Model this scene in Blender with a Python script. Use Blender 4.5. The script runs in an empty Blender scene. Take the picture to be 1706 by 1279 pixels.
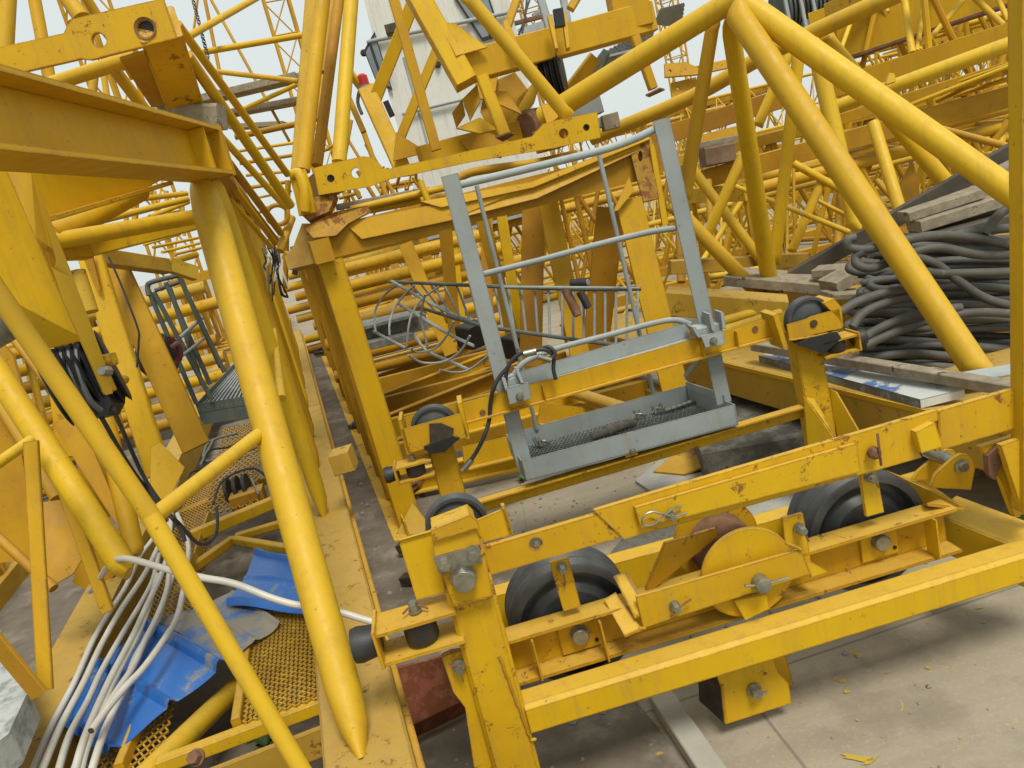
import bpy, math, random
from mathutils import Vector, Matrix
from mathutils.geometry import tessellate_polygon
random.seed(7)
V=Vector
scene=bpy.context.scene
# ---------------------------------------------------------------- camera
F=1250.0; ROLL=math.radians(14); PITCH=math.radians(14); CAMH=1.7
cam=bpy.data.cameras.new('camera'); cam.sensor_width=36; cam.lens=36*F/1706; cam.clip_end=3000; cam.clip_start=.05
co=bpy.data.objects.new('camera',cam); scene.collection.objects.link(co); scene.camera=co
s_,c_=math.sin(ROLL),math.cos(ROLL); sp,cp=math.sin(PITCH),math.cos(PITCH)
U0=V((0,sp,cp)); R0=V((1,0,0)); FW=V((0,cp,-sp))
cr=R0*c_-U0*s_; cu=U0*c_+R0*s_
m=Matrix.Identity(4)
for i,a in enumerate((cr,cu,-FW)):
    for j in range(3): m[j][i]=a[j]
m[2][3]=CAMH; co.matrix_world=m
CAM=V((0,0,CAMH))
scene.render.resolution_x=1024; scene.render.resolution_y=768
# ---------------------------------------------------------------- world, sun, exposure
SUN_EL=math.radians(60); SUN_AZ=math.radians(158)
w=bpy.data.worlds.new("World"); scene.world=w; w.use_nodes=True
nt=w.node_tree; bg=nt.nodes['Background']
sky=nt.nodes.new('ShaderNodeTexSky'); sky.sky_type='NISHITA'; sky.sun_disc=False
sky.sun_elevation=SUN_EL; sky.sun_rotation=SUN_AZ; sky.dust_density=4; sky.air_density=1.5
mx=nt.nodes.new('ShaderNodeMix'); mx.data_type='RGBA'
tc=nt.nodes.new('ShaderNodeTexCoord'); no=nt.nodes.new('ShaderNodeTexNoise'); no.inputs['Scale'].default_value=1.6; no.inputs['Detail'].default_value=6
rp=nt.nodes.new('ShaderNodeMapRange'); rp.inputs[1].default_value=.3; rp.inputs[2].default_value=.7; rp.inputs[3].default_value=.86; rp.inputs[4].default_value=.97
nt.links.new(tc.outputs['Generated'],no.inputs['Vector']); nt.links.new(no.outputs['Fac'],rp.inputs[0]); nt.links.new(rp.outputs[0],mx.inputs[0])
nt.links.new(sky.outputs[0],mx.inputs[6]); mx.inputs[7].default_value=(5.9,6.4,6.2,1)
nt.links.new(mx.outputs[2],bg.inputs[0]); bg.inputs[1].default_value=.1
sl=bpy.data.lights.new('sun','SUN'); sl.energy=2.35; sl.angle=math.radians(18); sl.color=(1,.95,.86)
so=bpy.data.objects.new('sun',sl); scene.collection.objects.link(so)
sd=V((math.sin(SUN_AZ)*math.cos(SUN_EL),math.cos(SUN_AZ)*math.cos(SUN_EL),math.sin(SUN_EL)))
so.rotation_euler=sd.to_track_quat('Z','Y').to_euler()
scene.view_settings.view_transform='Standard'; scene.view_settings.look='None'
scene.view_settings.exposure=0.38; scene.view_settings.gamma=1

# ---------------------------------------------------------------- pixel -> place in the yard
def ray(px,py):
    x=(px-853)/F; y=-(py-639.5)/F
    return cr*x+cu*y+FW
def P(px,py,d): return CAM+ray(px,py)*d
def Zp(px,py,z):
    r=ray(px,py); return CAM+r*((z-CAMH)/r.z)
def W(px,py,pl):                     # on a plane (point, normal)
    r=ray(px,py); return CAM+r*((pl[0]-CAM).dot(pl[1])/r.dot(pl[1]))
def D(p): return (p-CAM).dot(FW)
def pt(a): return a if isinstance(a,Vector) else P(*a)
# ---------------------------------------------------------------- materials
MATS={}
def N(nt,t,**k):
    n=nt.nodes.new(t)
    for a,b in k.items(): setattr(n,a,b)
    return n
def ramp(nt,src,a,b,lo=0,hi=1):
    r=N(nt,'ShaderNodeMapRange'); nt.links.new(src,r.inputs[0])
    for i,v in enumerate((a,b,lo,hi)): r.inputs[i+1].default_value=v
    return r.outputs[0]
def noise(nt,vec,scale,detail=5,rough=.6,dist=0):
    n=N(nt,'ShaderNodeTexNoise'); nt.links.new(vec,n.inputs['Vector'])
    n.inputs['Scale'].default_value=scale; n.inputs['Detail'].default_value=detail; n.inputs['Roughness'].default_value=rough; n.inputs['Distortion'].default_value=dist
    return n.outputs['Fac']
def mixc(nt,fac,a,b):
    n=N(nt,'ShaderNodeMix',data_type='RGBA')
    if isinstance(fac,float): n.inputs[0].default_value=fac
    else: nt.links.new(fac,n.inputs[0])
    for i,c in ((6,a),(7,b)):
        if isinstance(c,tuple): n.inputs[i].default_value=c+(1,)
        else: nt.links.new(c,n.inputs[i])
    return n.outputs[2]
def math_(nt,op,a,b=None):
    n=N(nt,'ShaderNodeMath',operation=op)
    for i,x in enumerate((a,b)):
        if x is None: continue
        if isinstance(x,(int,float)): n.inputs[i].default_value=x
        else: nt.links.new(x,n.inputs[i])
    return n.outputs[0]
def newmat(name):
    m=bpy.data.materials.new(name); m.use_nodes=True
    nt=m.node_tree; b=nt.nodes['Principled BSDF']
    tc=N(nt,'ShaderNodeTexCoord')
    MATS[name]=m
    return m,nt,b,tc.outputs['Object']
def bump(nt,b,h,strength=.2,dist=.01):
    n=N(nt,'ShaderNodeBump'); n.inputs['Strength'].default_value=strength; n.inputs['Distance'].default_value=dist
    nt.links.new(h,n.inputs['Height']); nt.links.new(n.outputs[0],b.inputs['Normal'])
def paint(name,base,alt,dust=(.56,.37,.09),rust=.0,edge=False,rough=.42,dustamt=.55,wearcol=(.16,.055,.02)):
    m,nt,b,vec=newmat(name)
    oi=N(nt,'ShaderNodeObjectInfo')
    va=N(nt,'ShaderNodeVectorMath',operation='ADD'); nt.links.new(vec,va.inputs[0]); 
    sc=N(nt,'ShaderNodeVectorMath',operation='SCALE'); cb=N(nt,'ShaderNodeCombineXYZ')
    for i in range(3): nt.links.new(oi.outputs['Random'],cb.inputs[i])
    nt.links.new(cb.outputs[0],sc.inputs[0]); sc.inputs['Scale'].default_value=13
    nt.links.new(sc.outputs[0],va.inputs[1]); vec=va.outputs[0]
    f=ramp(nt,noise(nt,vec,3.0,4),.35,.7)
    col=mixc(nt,f,base,alt)
    # object to object tone
    h=N(nt,'ShaderNodeHueSaturation'); nt.links.new(col,h.inputs['Color'])
    nt.links.new(ramp(nt,oi.outputs['Random'],0,1,.84,1.07),h.inputs['Value'])
    nt.links.new(ramp(nt,oi.outputs['Random'],0,1,.493,.505),h.inputs['Hue'])
    col=h.outputs[0]
    # dust lying on upward faces + streaky grime
    g=N(nt,'ShaderNodeNewGeometry'); sx=N(nt,'ShaderNodeSeparateXYZ'); nt.links.new(g.outputs['Normal'],sx.inputs[0])
    up=ramp(nt,sx.outputs[2],.35,.95)
    dn=ramp(nt,noise(nt,vec,11,6,.7),.3,.65,.35,1)
    col=mixc(nt,math_(nt,'MULTIPLY',math_(nt,'MULTIPLY',up,dn),dustamt),col,dust)
    mp=N(nt,'ShaderNodeMapping'); nt.links.new(vec,mp.inputs[0]); mp.inputs['Scale'].default_value=(22,22,2.2)
    st=ramp(nt,noise(nt,mp.outputs[0],1,5,.7),.50,.78,0,.42)
    col=mixc(nt,st,col,(.27,.17,.06))
    # fine specks of dirt
    sk=ramp(nt,noise(nt,vec,48,4,.65),.67,.72)
    col=mixc(nt,math_(nt,'MULTIPLY',sk,.6),col,(.10,.05,.02))
    r=ramp(nt,noise(nt,vec,13,9,.82,.35),.66-.097*rust,.685-.097*rust)
    if edge:
        bv=N(nt,'ShaderNodeBevel'); bv.samples=4; bv.inputs[0].default_value=.008
        dt=N(nt,'ShaderNodeVectorMath',operation='DOT_PRODUCT'); nt.links.new(bv.outputs[0],dt.inputs[0]); nt.links.new(g.outputs['Normal'],dt.inputs[1])
        e=ramp(nt,dt.outputs['Value'],.985,.90)
        e=math_(nt,'MULTIPLY',e,ramp(nt,noise(nt,vec,16,7,.8),.38,.50))
        r=math_(nt,'MAXIMUM',r if rust>0 else 0.0,math_(nt,'MULTIPLY',e,.85))
    if rust>0 or edge:
        if not isinstance(r,float): col=mixc(nt,math_(nt,'MULTIPLY',r,.85),col,wearcol)
    nt.links.new(col,b.inputs['Base Color'])
    b.inputs['Specular IOR Level'].default_value=.3
    rr=ramp(nt,noise(nt,vec,20,4),.3,.7,rough+.04,rough+.28); nt.links.new(rr,b.inputs['Roughness'])
    hb=noise(nt,vec,60,4,.6)
    bump(nt,b,hb,.12,.004)
    return m
YB=(.60,.357,.004); YA=(.52,.298,.006)
YEL=paint('yellow_paint',YB,YA,rust=.25,edge=True)
YELR=paint('chipped_yellow_paint',(.59,.342,.004),(.50,.275,.007),rust=.8,edge=True)
YELP=paint('pale_yellow_tube_paint',(.63,.397,.014),(.57,.35,.018),dust=(.62,.41,.08),rust=.0,rough=.38)
YELB=paint('yellow_paint_far',(.58,.33,.005),(.44,.235,.008),rust=.2,rough=.5)
YELO=paint('shaded_orange_yellow_paint',(.46,.245,.006),(.34,.165,.008),rust=.5,rough=.5)  # darker copy of the yellow; shade of the inner members put into its colour
TAN=paint('dusty_yellow_paint',(.50,.32,.03),(.40,.24,.03),dust=(.42,.29,.10),rust=.75,edge=True,rough=.6,dustamt=.6)
GAL=paint('grey_galvanised_paint',(.33,.37,.365),(.25,.285,.28),dust=(.45,.48,.46),rough=.5,dustamt=.6,wearcol=(.08,.06,.05),edge=True)
GALD=paint('dark_grey_green_paint',(.10,.125,.11),(.07,.09,.08),dust=(.20,.22,.19),rough=.5,dustamt=.4)
REDP=paint('faded_red_paint',(.36,.13,.07),(.26,.09,.05),dust=(.40,.24,.17),rust=1.9,edge=False,rough=.7)
WHT=paint('off_white_cab_paint',(.66,.66,.60),(.60,.61,.56),dust=(.6,.6,.55),rough=.5,dustamt=.2)
def simple(name,a,b_,scale=8,rough=.6,metal=0,bmp=.2,stretch=None,thr=(.35,.68),c3=None,t3=(.62,.7),s3=20):
    m,nt,b,vec=newmat(name)
    v=vec
    if stretch:
        mp=N(nt,'ShaderNodeMapping'); nt.links.new(vec,mp.inputs[0]); mp.inputs['Scale'].default_value=stretch; v=mp.outputs[0]
    n=noise(nt,v,scale,8,.65)
    col=mixc(nt,ramp(nt,n,*thr),a,b_)
    if c3: col=mixc(nt,ramp(nt,noise(nt,vec,s3,6,.7),*t3),col,c3)
    nt.links.new(col,b.inputs['Base Color']); b.inputs['Roughness'].default_value=rough; b.inputs['Metallic'].default_value=metal
    bump(nt,b,n,bmp,.006)
    return m
RUB=simple('black_rubber',(.018,.018,.020),(.035,.035,.036),14,.55)
SHV=simple('dark_sheave_nylon',(.032,.035,.038),(.080,.084,.084),9,.42,c3=(.10,.07,.05))
HOSE=simple('grey_black_hose_rubber',(.060,.058,.050),(.105,.100,.084),7,.66,c3=(.15,.14,.115),t3=(.6,.75))
WOOD=simple('weathered_grey_timber',(.19,.155,.105),(.34,.29,.205),3,.85,stretch=(5,5,5),bmp=.5,c3=(.06,.05,.04),t3=(.60,.66),s3=14)
WOODD=simple('dark_wet_timber',(.050,.042,.032),(.10,.085,.062),5,.7,bmp=.5)
PIPE=simple('dirty_white_pvc_pipe',(.60,.585,.53),(.50,.47,.40),6,.4,c3=(.26,.21,.15),t3=(.66,.78),bmp=.05)
BLUE=simple('blue_coated_sheet',(.018,.12,.44),(.03,.15,.46),5,.36,c3=(.28,.26,.20),t3=(.60,.68),s3=5,bmp=.1)
STL=simple('zinc_plated_steel',(.36,.36,.30),(.22,.21,.17),30,.38,metal=.75,bmp=.2)
DST=simple('dark_oily_steel',(.05,.045,.04),(.11,.085,.06),25,.5,metal=.5)
RST=simple('rusty_steel',(.13,.06,.03),(.23,.12,.06),18,.85,c3=(.05,.03,.02))
GLS=simple('cab_window_glass',(.16,.19,.20),(.25,.28,.29),2,.12,bmp=.0)
REDL=simple('red_lamp_plastic',(.5,.03,.03),(.35,.02,.02),9,.4)
BLK=simple('black_frame_rubber',(.012,.012,.012),(.02,.02,.02),9,.5)
LEAF=simple('green_weed_leaf',(.05,.11,.02),(.08,.14,.03),9,.6)
CBLK=simple('pale_mottled_concrete',(.42,.44,.42),(.22,.24,.22),16,.9,thr=(.45,.6),bmp=.6)
MOSS=simple('mossy_dark_concrete',(.07,.07,.055),(.17,.16,.13),10,.95,thr=(.42,.6),bmp=.7,c3=(.03,.045,.015))
# ground
def ground_mat():
    m,nt,b,vec=newmat('dusty_concrete_ground')
    a=ramp(nt,noise(nt,vec,.9,6,.6),.35,.65)
    col=mixc(nt,a,(.33,.285,.205),(.26,.22,.155))
    mp=N(nt,'ShaderNodeMapping'); nt.links.new(vec,mp.inputs[0]); mp.inputs['Rotation'].default_value=(0,0,-.1); mp.inputs['Scale'].default_value=(.5,5,1)
    col=mixc(nt,ramp(nt,noise(nt,mp.outputs[0],1.2,6,.6),.42,.62,0,.5),col,(.39,.345,.26))
    col=mixc(nt,ramp(nt,noise(nt,vec,6,8,.7,.3),.5,.75,0,.6),col,(.20,.172,.125))
    col=mixc(nt,ramp(nt,noise(nt,vec,70,3,.6),.55,.8,0,.5),col,(.46,.42,.33))
    # damp / oil patches
    col=mixc(nt,ramp(nt,noise(nt,vec,1.7,5,.55,.2),.60,.66,0,.35),col,(.15,.125,.09))
    # yellow overspray specks
    sp_=math_(nt,'MULTIPLY',ramp(nt,noise(nt,vec,13,3,.55,.8),.685,.71),ramp(nt,noise(nt,vec,1.3,2),.44,.52))
    col=mixc(nt,math_(nt,'MULTIPLY',sp_,.8),col,(.50,.33,.05))
    # slab joints, the concrete was poured in strips
    jm=N(nt,'ShaderNodeMapping'); nt.links.new(vec,jm.inputs[0]); jm.inputs['Rotation'].default_value=(0,0,-.12); jm.inputs['Location'].default_value=(0,.05,0); jm.inputs['Scale'].default_value=(.34,.34,.34)
    bk=N(nt,'ShaderNodeTexBrick'); nt.links.new(jm.outputs[0],bk.inputs['Vector']); bk.inputs['Mortar Size'].default_value=.0022; bk.inputs['Scale'].default_value=1; bk.inputs['Mortar Smooth'].default_value=.4
    col=mixc(nt,math_(nt,'MULTIPLY',bk.outputs['Fac'],.6),col,(.13,.11,.085))
    # fine cracks
    vo=N(nt,'ShaderNodeTexVoronoi',feature='DISTANCE_TO_EDGE'); nt.links.new(vec,vo.inputs['Vector']); vo.inputs['Scale'].default_value=.55
    col=mixc(nt,ramp(nt,vo.outputs['Distance'],.003,.0,0,.25),col,(.06,.05,.04))
    nt.links.new(col,b.inputs['Base Color']); b.inputs['Roughness'].default_value=.93
    bump(nt,b,noise(nt,vec,35,8,.75),.35,.01)
    return m
GRD=ground_mat()
GRAV=simple('pale_rubble',(.30,.27,.22),(.18,.16,.13),20,.95)

# ---------------------------------------------------------------- mesh builder
Z=V((0,0,1))
def frame_for(d,up):
    d=d.normalized(); u=V(up)
    if abs(d.dot(u.normalized()))>.98: u=V((0,1,0)) if abs(d.y)<.9 else V((1,0,0))
    s=d.cross(u).normalized(); u=s.cross(d).normalized()
    return s,u
class MB:
    def __init__(s): s.v=[]; s.f=[]
    def add(s,vs,fs):
        o=len(s.v); s.v+= [V(x) for x in vs]; s.f+=[tuple(i+o for i in f) for f in fs]; return s
    def tube(s,p,q,r,r2=None,n=14,cap=True,flat=0):
        p=pt(p); q=pt(q); r2=r if r2 is None else r2
        a,b=frame_for(q-p,Z); L=(q-p)
        rings=[(0,r,1),(1,r2,1)]
        if flat:                              # flattened, squashed ends as on lattice braces
            rings=[(0,r,.35),(flat*.5,r,.85),(flat,r,1),(1-flat,r2,1),(1-flat*.5,r2,.85),(1,r2,.30)]
        vs=[]
        for t,rr,k in rings:
            for i in range(n):
                an=2*math.pi*i/n; vs.append(p+L*t+a*(math.cos(an)*rr*k)+b*(math.sin(an)*rr*(1 if k==1 else 1.15)))
        m=len(rings); fs=[]
        for j in range(m-1):
            for i in range(n): fs.append((j*n+i,j*n+(i+1)%n,(j+1)*n+(i+1)%n,(j+1)*n+i))
        if cap: fs.append(tuple(range(n))[::-1]); fs.append(tuple((m-1)*n+i for i in range(n)))
        return s.add(vs,fs)
    def path(s,pts,r,n=8,sub=6,closed=False,r2=None):
        P_=[pt(x) for x in pts]
        if sub>1:
            Q=[]
            m=len(P_)
            for i in range(m-1 if not closed else m):
                p0=P_[(i-1)%m] if (i>0 or closed) else P_[0]; p1=P_[i]; p2=P_[(i+1)%m]; p3=P_[(i+2)%m] if (i+2<m or closed) else P_[(i+1)%m]
                for k in range(sub):
                    t=k/sub; t2=t*t; t3=t2*t
                    Q.append(.5*((2*p1)+(p2-p0)*t+(2*p0-5*p1+4*p2-p3)*t2+(3*p1-p0-3*p2+p3)*t3))
            if not closed: Q.append(P_[-1])
            P_=Q
        vs=[];fs=[]; m=len(P_); b=None
        for j,p in enumerate(P_):
            d=(P_[(j+1)%m]-P_[j-1]) if (closed or 0<j<m-1) else (P_[1]-P_[0] if j==0 else P_[-1]-P_[-2])
            d=d.normalized() if d.length>1e-9 else V((1,0,0))
            if b is None: a,b=frame_for(d,Z)
            else:
                a=d.cross(b)
                if a.length<1e-6: a,b=frame_for(d,Z)
                a.normalize(); b=a.cross(d).normalized()
            rr=r if r2 is None else r+(r2-r)*j/(m-1)
            for i in range(n):
                an=2*math.pi*i/n; vs.append(p+a*math.cos(an)*rr+b*math.sin(an)*rr)
        for j in range(m if closed else m-1):
            k=(j+1)%m
            for i in range(n): fs.append((j*n+i,j*n+(i+1)%n,k*n+(i+1)%n,k*n+i))
        if not closed: fs.append(tuple(range(n))[::-1]); fs.append(tuple((m-1)*n+i for i in range(n)))
        return s.add(vs,fs)
    def sweep(s,prof,p,q,up=Z,anchor='c',off=(0,0)):
        # prof: list of (side,up) ; anchor 'f': the profile's near face lies on p-q
        p=pt(p); q=pt(q); a,b=frame_for(q-p,up)
        mid=(p+q)/2
        if a.dot(mid-CAM)<0: a=-a        # a points away from the camera
        sh=V((0,0,0))
        if anchor=='f': sh=a*(-min(x for x,y in prof))
        sh=sh+a*off[0]+b*off[1]
        n=len(prof); vs=[]
        for e in (p,q):
            for x,y in prof: vs.append(e+sh+a*x+b*y)
        fs=[(i,(i+1)%n,n+(i+1)%n,n+i) for i in range(n)]+[tuple(range(n))[::-1],tuple(range(n,2*n))]
        return s.add(vs,fs)
    def box(s,p,q,h,t,up=Z,anchor='f',c=.004,off=(0,0)):
        c=min(c,h/4,t/4); x=t/2; y=h/2
        return s.sweep([(-x+c,-y),(x-c,-y),(x,-y+c),(x,y-c),(x-c,y),(-x+c,y),(-x,y-c),(-x,-y+c)],p,q,up,anchor,off)
    def chan(s,p,q,h,t,th=.008,web='far',up=Z,anchor='f',off=(0,0)):
        x=t/2;y=h/2; k=1 if web=='far' else -1
        pr=[(-x*k,-y),(x*k,-y),(x*k,y),(-x*k,y),(-x*k,y-th),((x-th)*k,y-th),((x-th)*k,-y+th),(-x*k,-y+th)]
        return s.sweep(pr,p,q,up,anchor,off)
    def ibeam(s,p,q,h,t,th=.012,up=Z,anchor='f',off=(0,0)):
        x=t/2;y=h/2;w=th/2
        pr=[(-x,-y),(x,-y),(x,-y+th),(w,-y+th),(w,y-th),(x,y-th),(x,y),(-x,y),(-x,y-th),(-w,y-th),(-w,-y+th),(-x,-y+th)]
        return s.sweep(pr,p,q,up,anchor,off)
    def angle(s,p,q,h,t,th=.007,fl='bot',up=Z,anchor='f',off=(0,0),web='far'):
        x=t/2;y=h/2; k=1 if web=='far' else -1; g=1 if fl=='bot' else -1
        pr=[(-x*k,-y*g),(x*k,-y*g),(x*k,y*g),((x-th)*k,y*g),((x-th)*k,(-y+th)*g),(-x*k,(-y+th)*g)]
        return s.sweep(pr,p,q,up,anchor,off)
    def plate(s,pts,t,holes=(),nrm=None):
        # pts world points roughly coplanar; thickness t away from camera; holes = lists of points
        loops=[[pt(x) for x in pts]]+[[pt(x) for x in h] for h in holes]
        o=loops[0]
        if nrm is None:
            nrm=V((0,0,0))
            for i in range(len(o)):
                a=o[i];b=o[(i+1)%len(o)]
                nrm+=V(((a.y-b.y)*(a.z+b.z),(a.z-b.z)*(a.x+b.x),(a.x-b.x)*(a.y+b.y)))
        nrm=nrm.normalized(); c=sum(o,V((0,0,0)))/len(o)
        if nrm.dot(c-CAM)<0: nrm=-nrm
        tri=tessellate_polygon(loops)
        flat=[p for l in loops for p in l]; n=len(flat)
        vs=flat+[p+nrm*t for p in flat]; fs=[]
        for a,b,c3 in tri:
            fs.append((a,b,c3)); fs.append((a+n,c3+n,b+n))
        k=0
        for l in loops:
            L=len(l)
            for i in range(L): a=k+i;b=k+(i+1)%L; fs.append((a,b,b+n,a+n))
            k+=L
        return s.add(vs,fs)
    def lathe(s,c,ax,prof,n=32,cap=True):
        c=pt(c); ax=V(ax).normalized(); a,b=frame_for(ax,Z)
        vs=[];fs=[]
        for h,r in prof:
            for i in range(n):
                an=2*math.pi*i/n; vs.append(c+ax*h+a*math.cos(an)*r+b*math.sin(an)*r)
        m=len(prof)
        for j in range(m-1):
            for i in range(n): fs.append((j*n+i,j*n+(i+1)%n,(j+1)*n+(i+1)%n,(j+1)*n+i))
        if cap: fs.append(tuple(range(n))[::-1]); fs.append(tuple((m-1)*n+i for i in range(n)))
        return s.add(vs,fs)
    def bolt(s,c,ax,r,h=None,n=6):
        h=h or r*.9; ax=V(ax).normalized()
        s.lathe(c,ax,[(-h*.2,r*1.25),(h*.12,r*1.25)],16)
        s.lathe(pt(c)+ax*h*.12,ax,[(0,r),(h*.8,r),(h,r*.85)],n)
        return s
def circ(px,py,pl,r,n=16):
    c=W(px,py,pl) if not isinstance(px,Vector) else px
    nrm=pl[1]; a=Z.cross(nrm).normalized(); b=nrm.cross(a).normalized()
    return [c+a*math.cos(2*math.pi*i/n)*r+b*math.sin(2*math.pi*i/n)*r for i in range(n)]
C=scene.collection
def mesh_obj(name,mb,mat,parent=None,origin=V((0,0,0)),smooth=True):
    me=bpy.data.meshes.new(name); me.from_pydata([v-origin for v in mb.v],[],mb.f)
    me.materials.append(mat)
    import bmesh
    bm=bmesh.new(); bm.from_mesh(me); bmesh.ops.recalc_face_normals(bm,faces=bm.faces); bm.to_mesh(me); bm.free()
    if smooth:
        me.polygons.foreach_set('use_smooth',[True]*len(me.polygons)); me.set_sharp_from_angle(angle=math.radians(38))
    o=bpy.data.objects.new(name,me); C.objects.link(o)
    if parent: o.parent=parent
    return o
class Thing:
    def __init__(s,name,label,cat,origin,group=None):
        s.o=bpy.data.objects.new(name,None); s.o.empty_display_size=.1; C.objects.link(s.o); s.o.location=origin; s.org=V(origin)
        s.o['label']=label; s.o['category']=cat
        if group: s.o['group']=group
    def part(s,name,mb,mat=None,label=None,parent=None):
        o=mesh_obj(name,mb,mat or YEL,parent or s.o,s.org)
        if label: o['label']=label
        return o
def solo(name,mb,mat,label,cat,group=None,kind=None):
    zs=min(v.z for v in mb.v); c=sum(mb.v,V((0,0,0)))/len(mb.v); org=V((c.x,c.y,zs))
    o=mesh_obj(name,mb,mat,None,org); o.location=org
    if kind: o['kind']=kind
    if label: o['label']=label; o['category']=cat
    if group: o['group']=group
    return o
def px2m(w,*ps): return w*sum(D(pt(p)) for p in ps)/len(ps)/F
def TB(th,name,p,q,w,mat=None,w2=None,flat=0,label=None,parent=None):
    """a tube between two places, w = its width there in photo pixels"""
    r=px2m(w,p)/2; r2=px2m(w2 or w,q)/2
    if w2 is None: r=r2=(r+r2)/2
    return th.part(name,MB().tube(p,q,r,r2,16,True,flat),mat,label,parent)

# ================================================================ SETTING
def structure(name,mb,mat):
    o=mesh_obj(name,mb,mat); o['kind']='structure'; return o
g=MB(); n=40
S=600
g.add([V((-S,-S,0)),V((S,-S,0)),V((S,S,0)),V((-S,S,0))],[(0,1,2,3)])
structure('ground',g,GRD)

# ================================================================ FRONT TROLLEY
uT=V((.9966,.0816,0)); vT=V((-.0816,.9966,0))
def FP(x,y,t=0): return W(x,y,(V((-.165,1.75,0))+vT*t,vT))
uR=V((.999,.043,0)); vR=V((-.043,.999,0))
def RP(x,y,t=0): return W(x,y,(V((-.30,3.0,0))+vR*t,vR))
def edge2(fn,l,r,t):
    """beam line from the top and bottom edge seen at two photo columns"""
    a,b=fn(l[0],l[1],t),fn(l[0],l[2],t); c,d=fn(r[0],r[1],t),fn(r[0],r[2],t)
    h=((a.z-b.z)+(c.z-d.z))/2
    return (a+b)/2,(c+d)/2,h
def fpl(fn,pts,t,th=.008,holes=()):
    pl=[fn(x,y,t) for x,y in pts]
    hs=[]
    nrm=vT if fn is FP else vR
    for (x,y,r) in holes:
        c=fn(x,y,t); hs.append(circ(c,0,(c,nrm),r,16))
    return MB().plate(pl,th,hs,nrm)
tr=Thing('crane_trolley','large yellow trolley frame in the foreground with two black sheaves','crane trolley',V((.55,2.3,0)))
# corner posts
top=FP(779,965,0.045); bot=V((top.x+.0,top.y,0))
q=FP(862,1279,.045); d=(q-top); d=d/(-d.z)*top.z
p_lo=top+d
tr.part('corner_post',MB().box(top,p_lo,.125,.09,up=uT,anchor='c',c=.01),YELR)
tr.part('hinged_bar',fpl(FP,[(736,1096),(752,1088),(775,1085),(802,1199),(828,1290),(842,1345),(806,1345),(790,1279),(775,1179),(755,1152)],.02,.02,[(764,1109,.008)]),YELR,'chipped flat bar beside the post')
b=MB().bolt(FP(764,1109,.01),-vT,.015,.02); tr.part('hinge_pin',b,STL)
c0=FP(764,1109,-.01); tr.part('split_pin',MB().path([c0+uT*-.02+Z*.004,c0,c0+Z*-.05],.0025,6,2),RST)
# bearing block over the post
blk=MB()
a=[(719,886),(783,862),(793,872),(802,907),(724,930)]
blk.plate([FP(x,y,-.03) for x,y in a],.09,(),vT)
tr.part('bearing_block',blk,YELR)
k=MB()
cap=[(716,878),(760,862),(783,858),(795,868),(803,905),(795,880),(724,900)]
tr.part('cover_strip',fpl(FP,[(717,884),(783,858),(796,868),(800,885),(792,880),(722,902)],-.042,.012),YELR)
tr.part('backing_plate',fpl(FP,[(722,930),(797,910),(804,936),(732,956)],-.042,.014),STL)
tr.part('housing_plate',fpl(FP,[(736,956),(808,918),(821,992),(756,1008)],-.034,.08),YELR)
tr.part('bolt',MB().bolt(FP(741,938,-.045),-vT,.0155,.022),STL); tr.part('bolt',MB().bolt(FP(788,921,-.045),-vT,.0155,.022),STL)
ax=FP(772,960,-.034)
tr.part('axle_bolt',MB().lathe(ax,-vT,[(0,.033),(.004,.034)],24).lathe(ax-vT*.003,-vT,[(0,.031),(.026,.031),(.03,.028)],8).lathe(ax-vT*.032,-vT,[(0,.004),(.001,.004)],8),STL)
tr.part('side_channel',fpl(FP,[(664,901),(719,885),(744,987),(694,999)],.03,.012).plate([FP(664,901,.03),FP(719,885,.03),FP(719,885,.085),FP(664,901,.085)],.01,(),Z),YEL)
tr.part('side_channel',fpl(FP,[(786,871),(840,848),(854,890),(806,904)],.07,.01).plate([FP(835,843,.07),FP(841,842,.07),FP(855,889,.07),FP(849,893,.07)],.02,(),vT),YEL)
def sheave(th,c,ax,r,wd,mat=SHV,name='sheave',grooves=1,hub=.25):
    pr=[(0,r*hub),(0,r*.55),(wd*.25,r*.72),(wd*.25,r*.82),(0,r*.86),(0,r*.97)]
    g=grooves
    for i in range(g):
        x0=wd*i/g; x1=wd*(i+1)/g; xm=(x0+x1)/2
        pr+=[(x0+.004,r),(xm,r*.86),(x1-.004,r)]
    pr+=[(wd,r*.97),(wd,r*.86),(wd*.75,r*.82),(wd*.75,r*.72),(wd,r*.55),(wd,r*hub)]
    return th.part(name,MB().lathe(c,ax,pr,56),mat)
sheave(tr,FP(762,878,.12),vT,.085,.04)
# upper flat bars
tr.part('flat_bar',fpl(FP,[(801,914),(1092,829),(1092,878),(818,958)],.05,.02,[(893,906,.018)]),YELR)
tr.part('flat_bar',fpl(FP,[(990,851),(1124,811),(1563,683),(1564,700),(1531,711),(1525,726),(1527,745),(1536,762),(1436,790),(1250,842),(1040,898)],.045,.018),YELR,'long rear bar with ragged rusty edge')
tr.part('flat_bar',fpl(FP,[(1058,846),(1427,739),(1434,786),(1068,880)],.028,.015),YELR,'short front bar carrying the spring clip')
tr.part('flat_bar',fpl(FP,[(1546,690),(1760,628),(1760,693),(1560,752),(1556,735),(1546,725)],.05,.02),YELR)
tr.part('stop_plate',fpl(FP,[(1526,720),(1558,704),(1571,744),(1535,755)],.022,.03),YEL)
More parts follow.
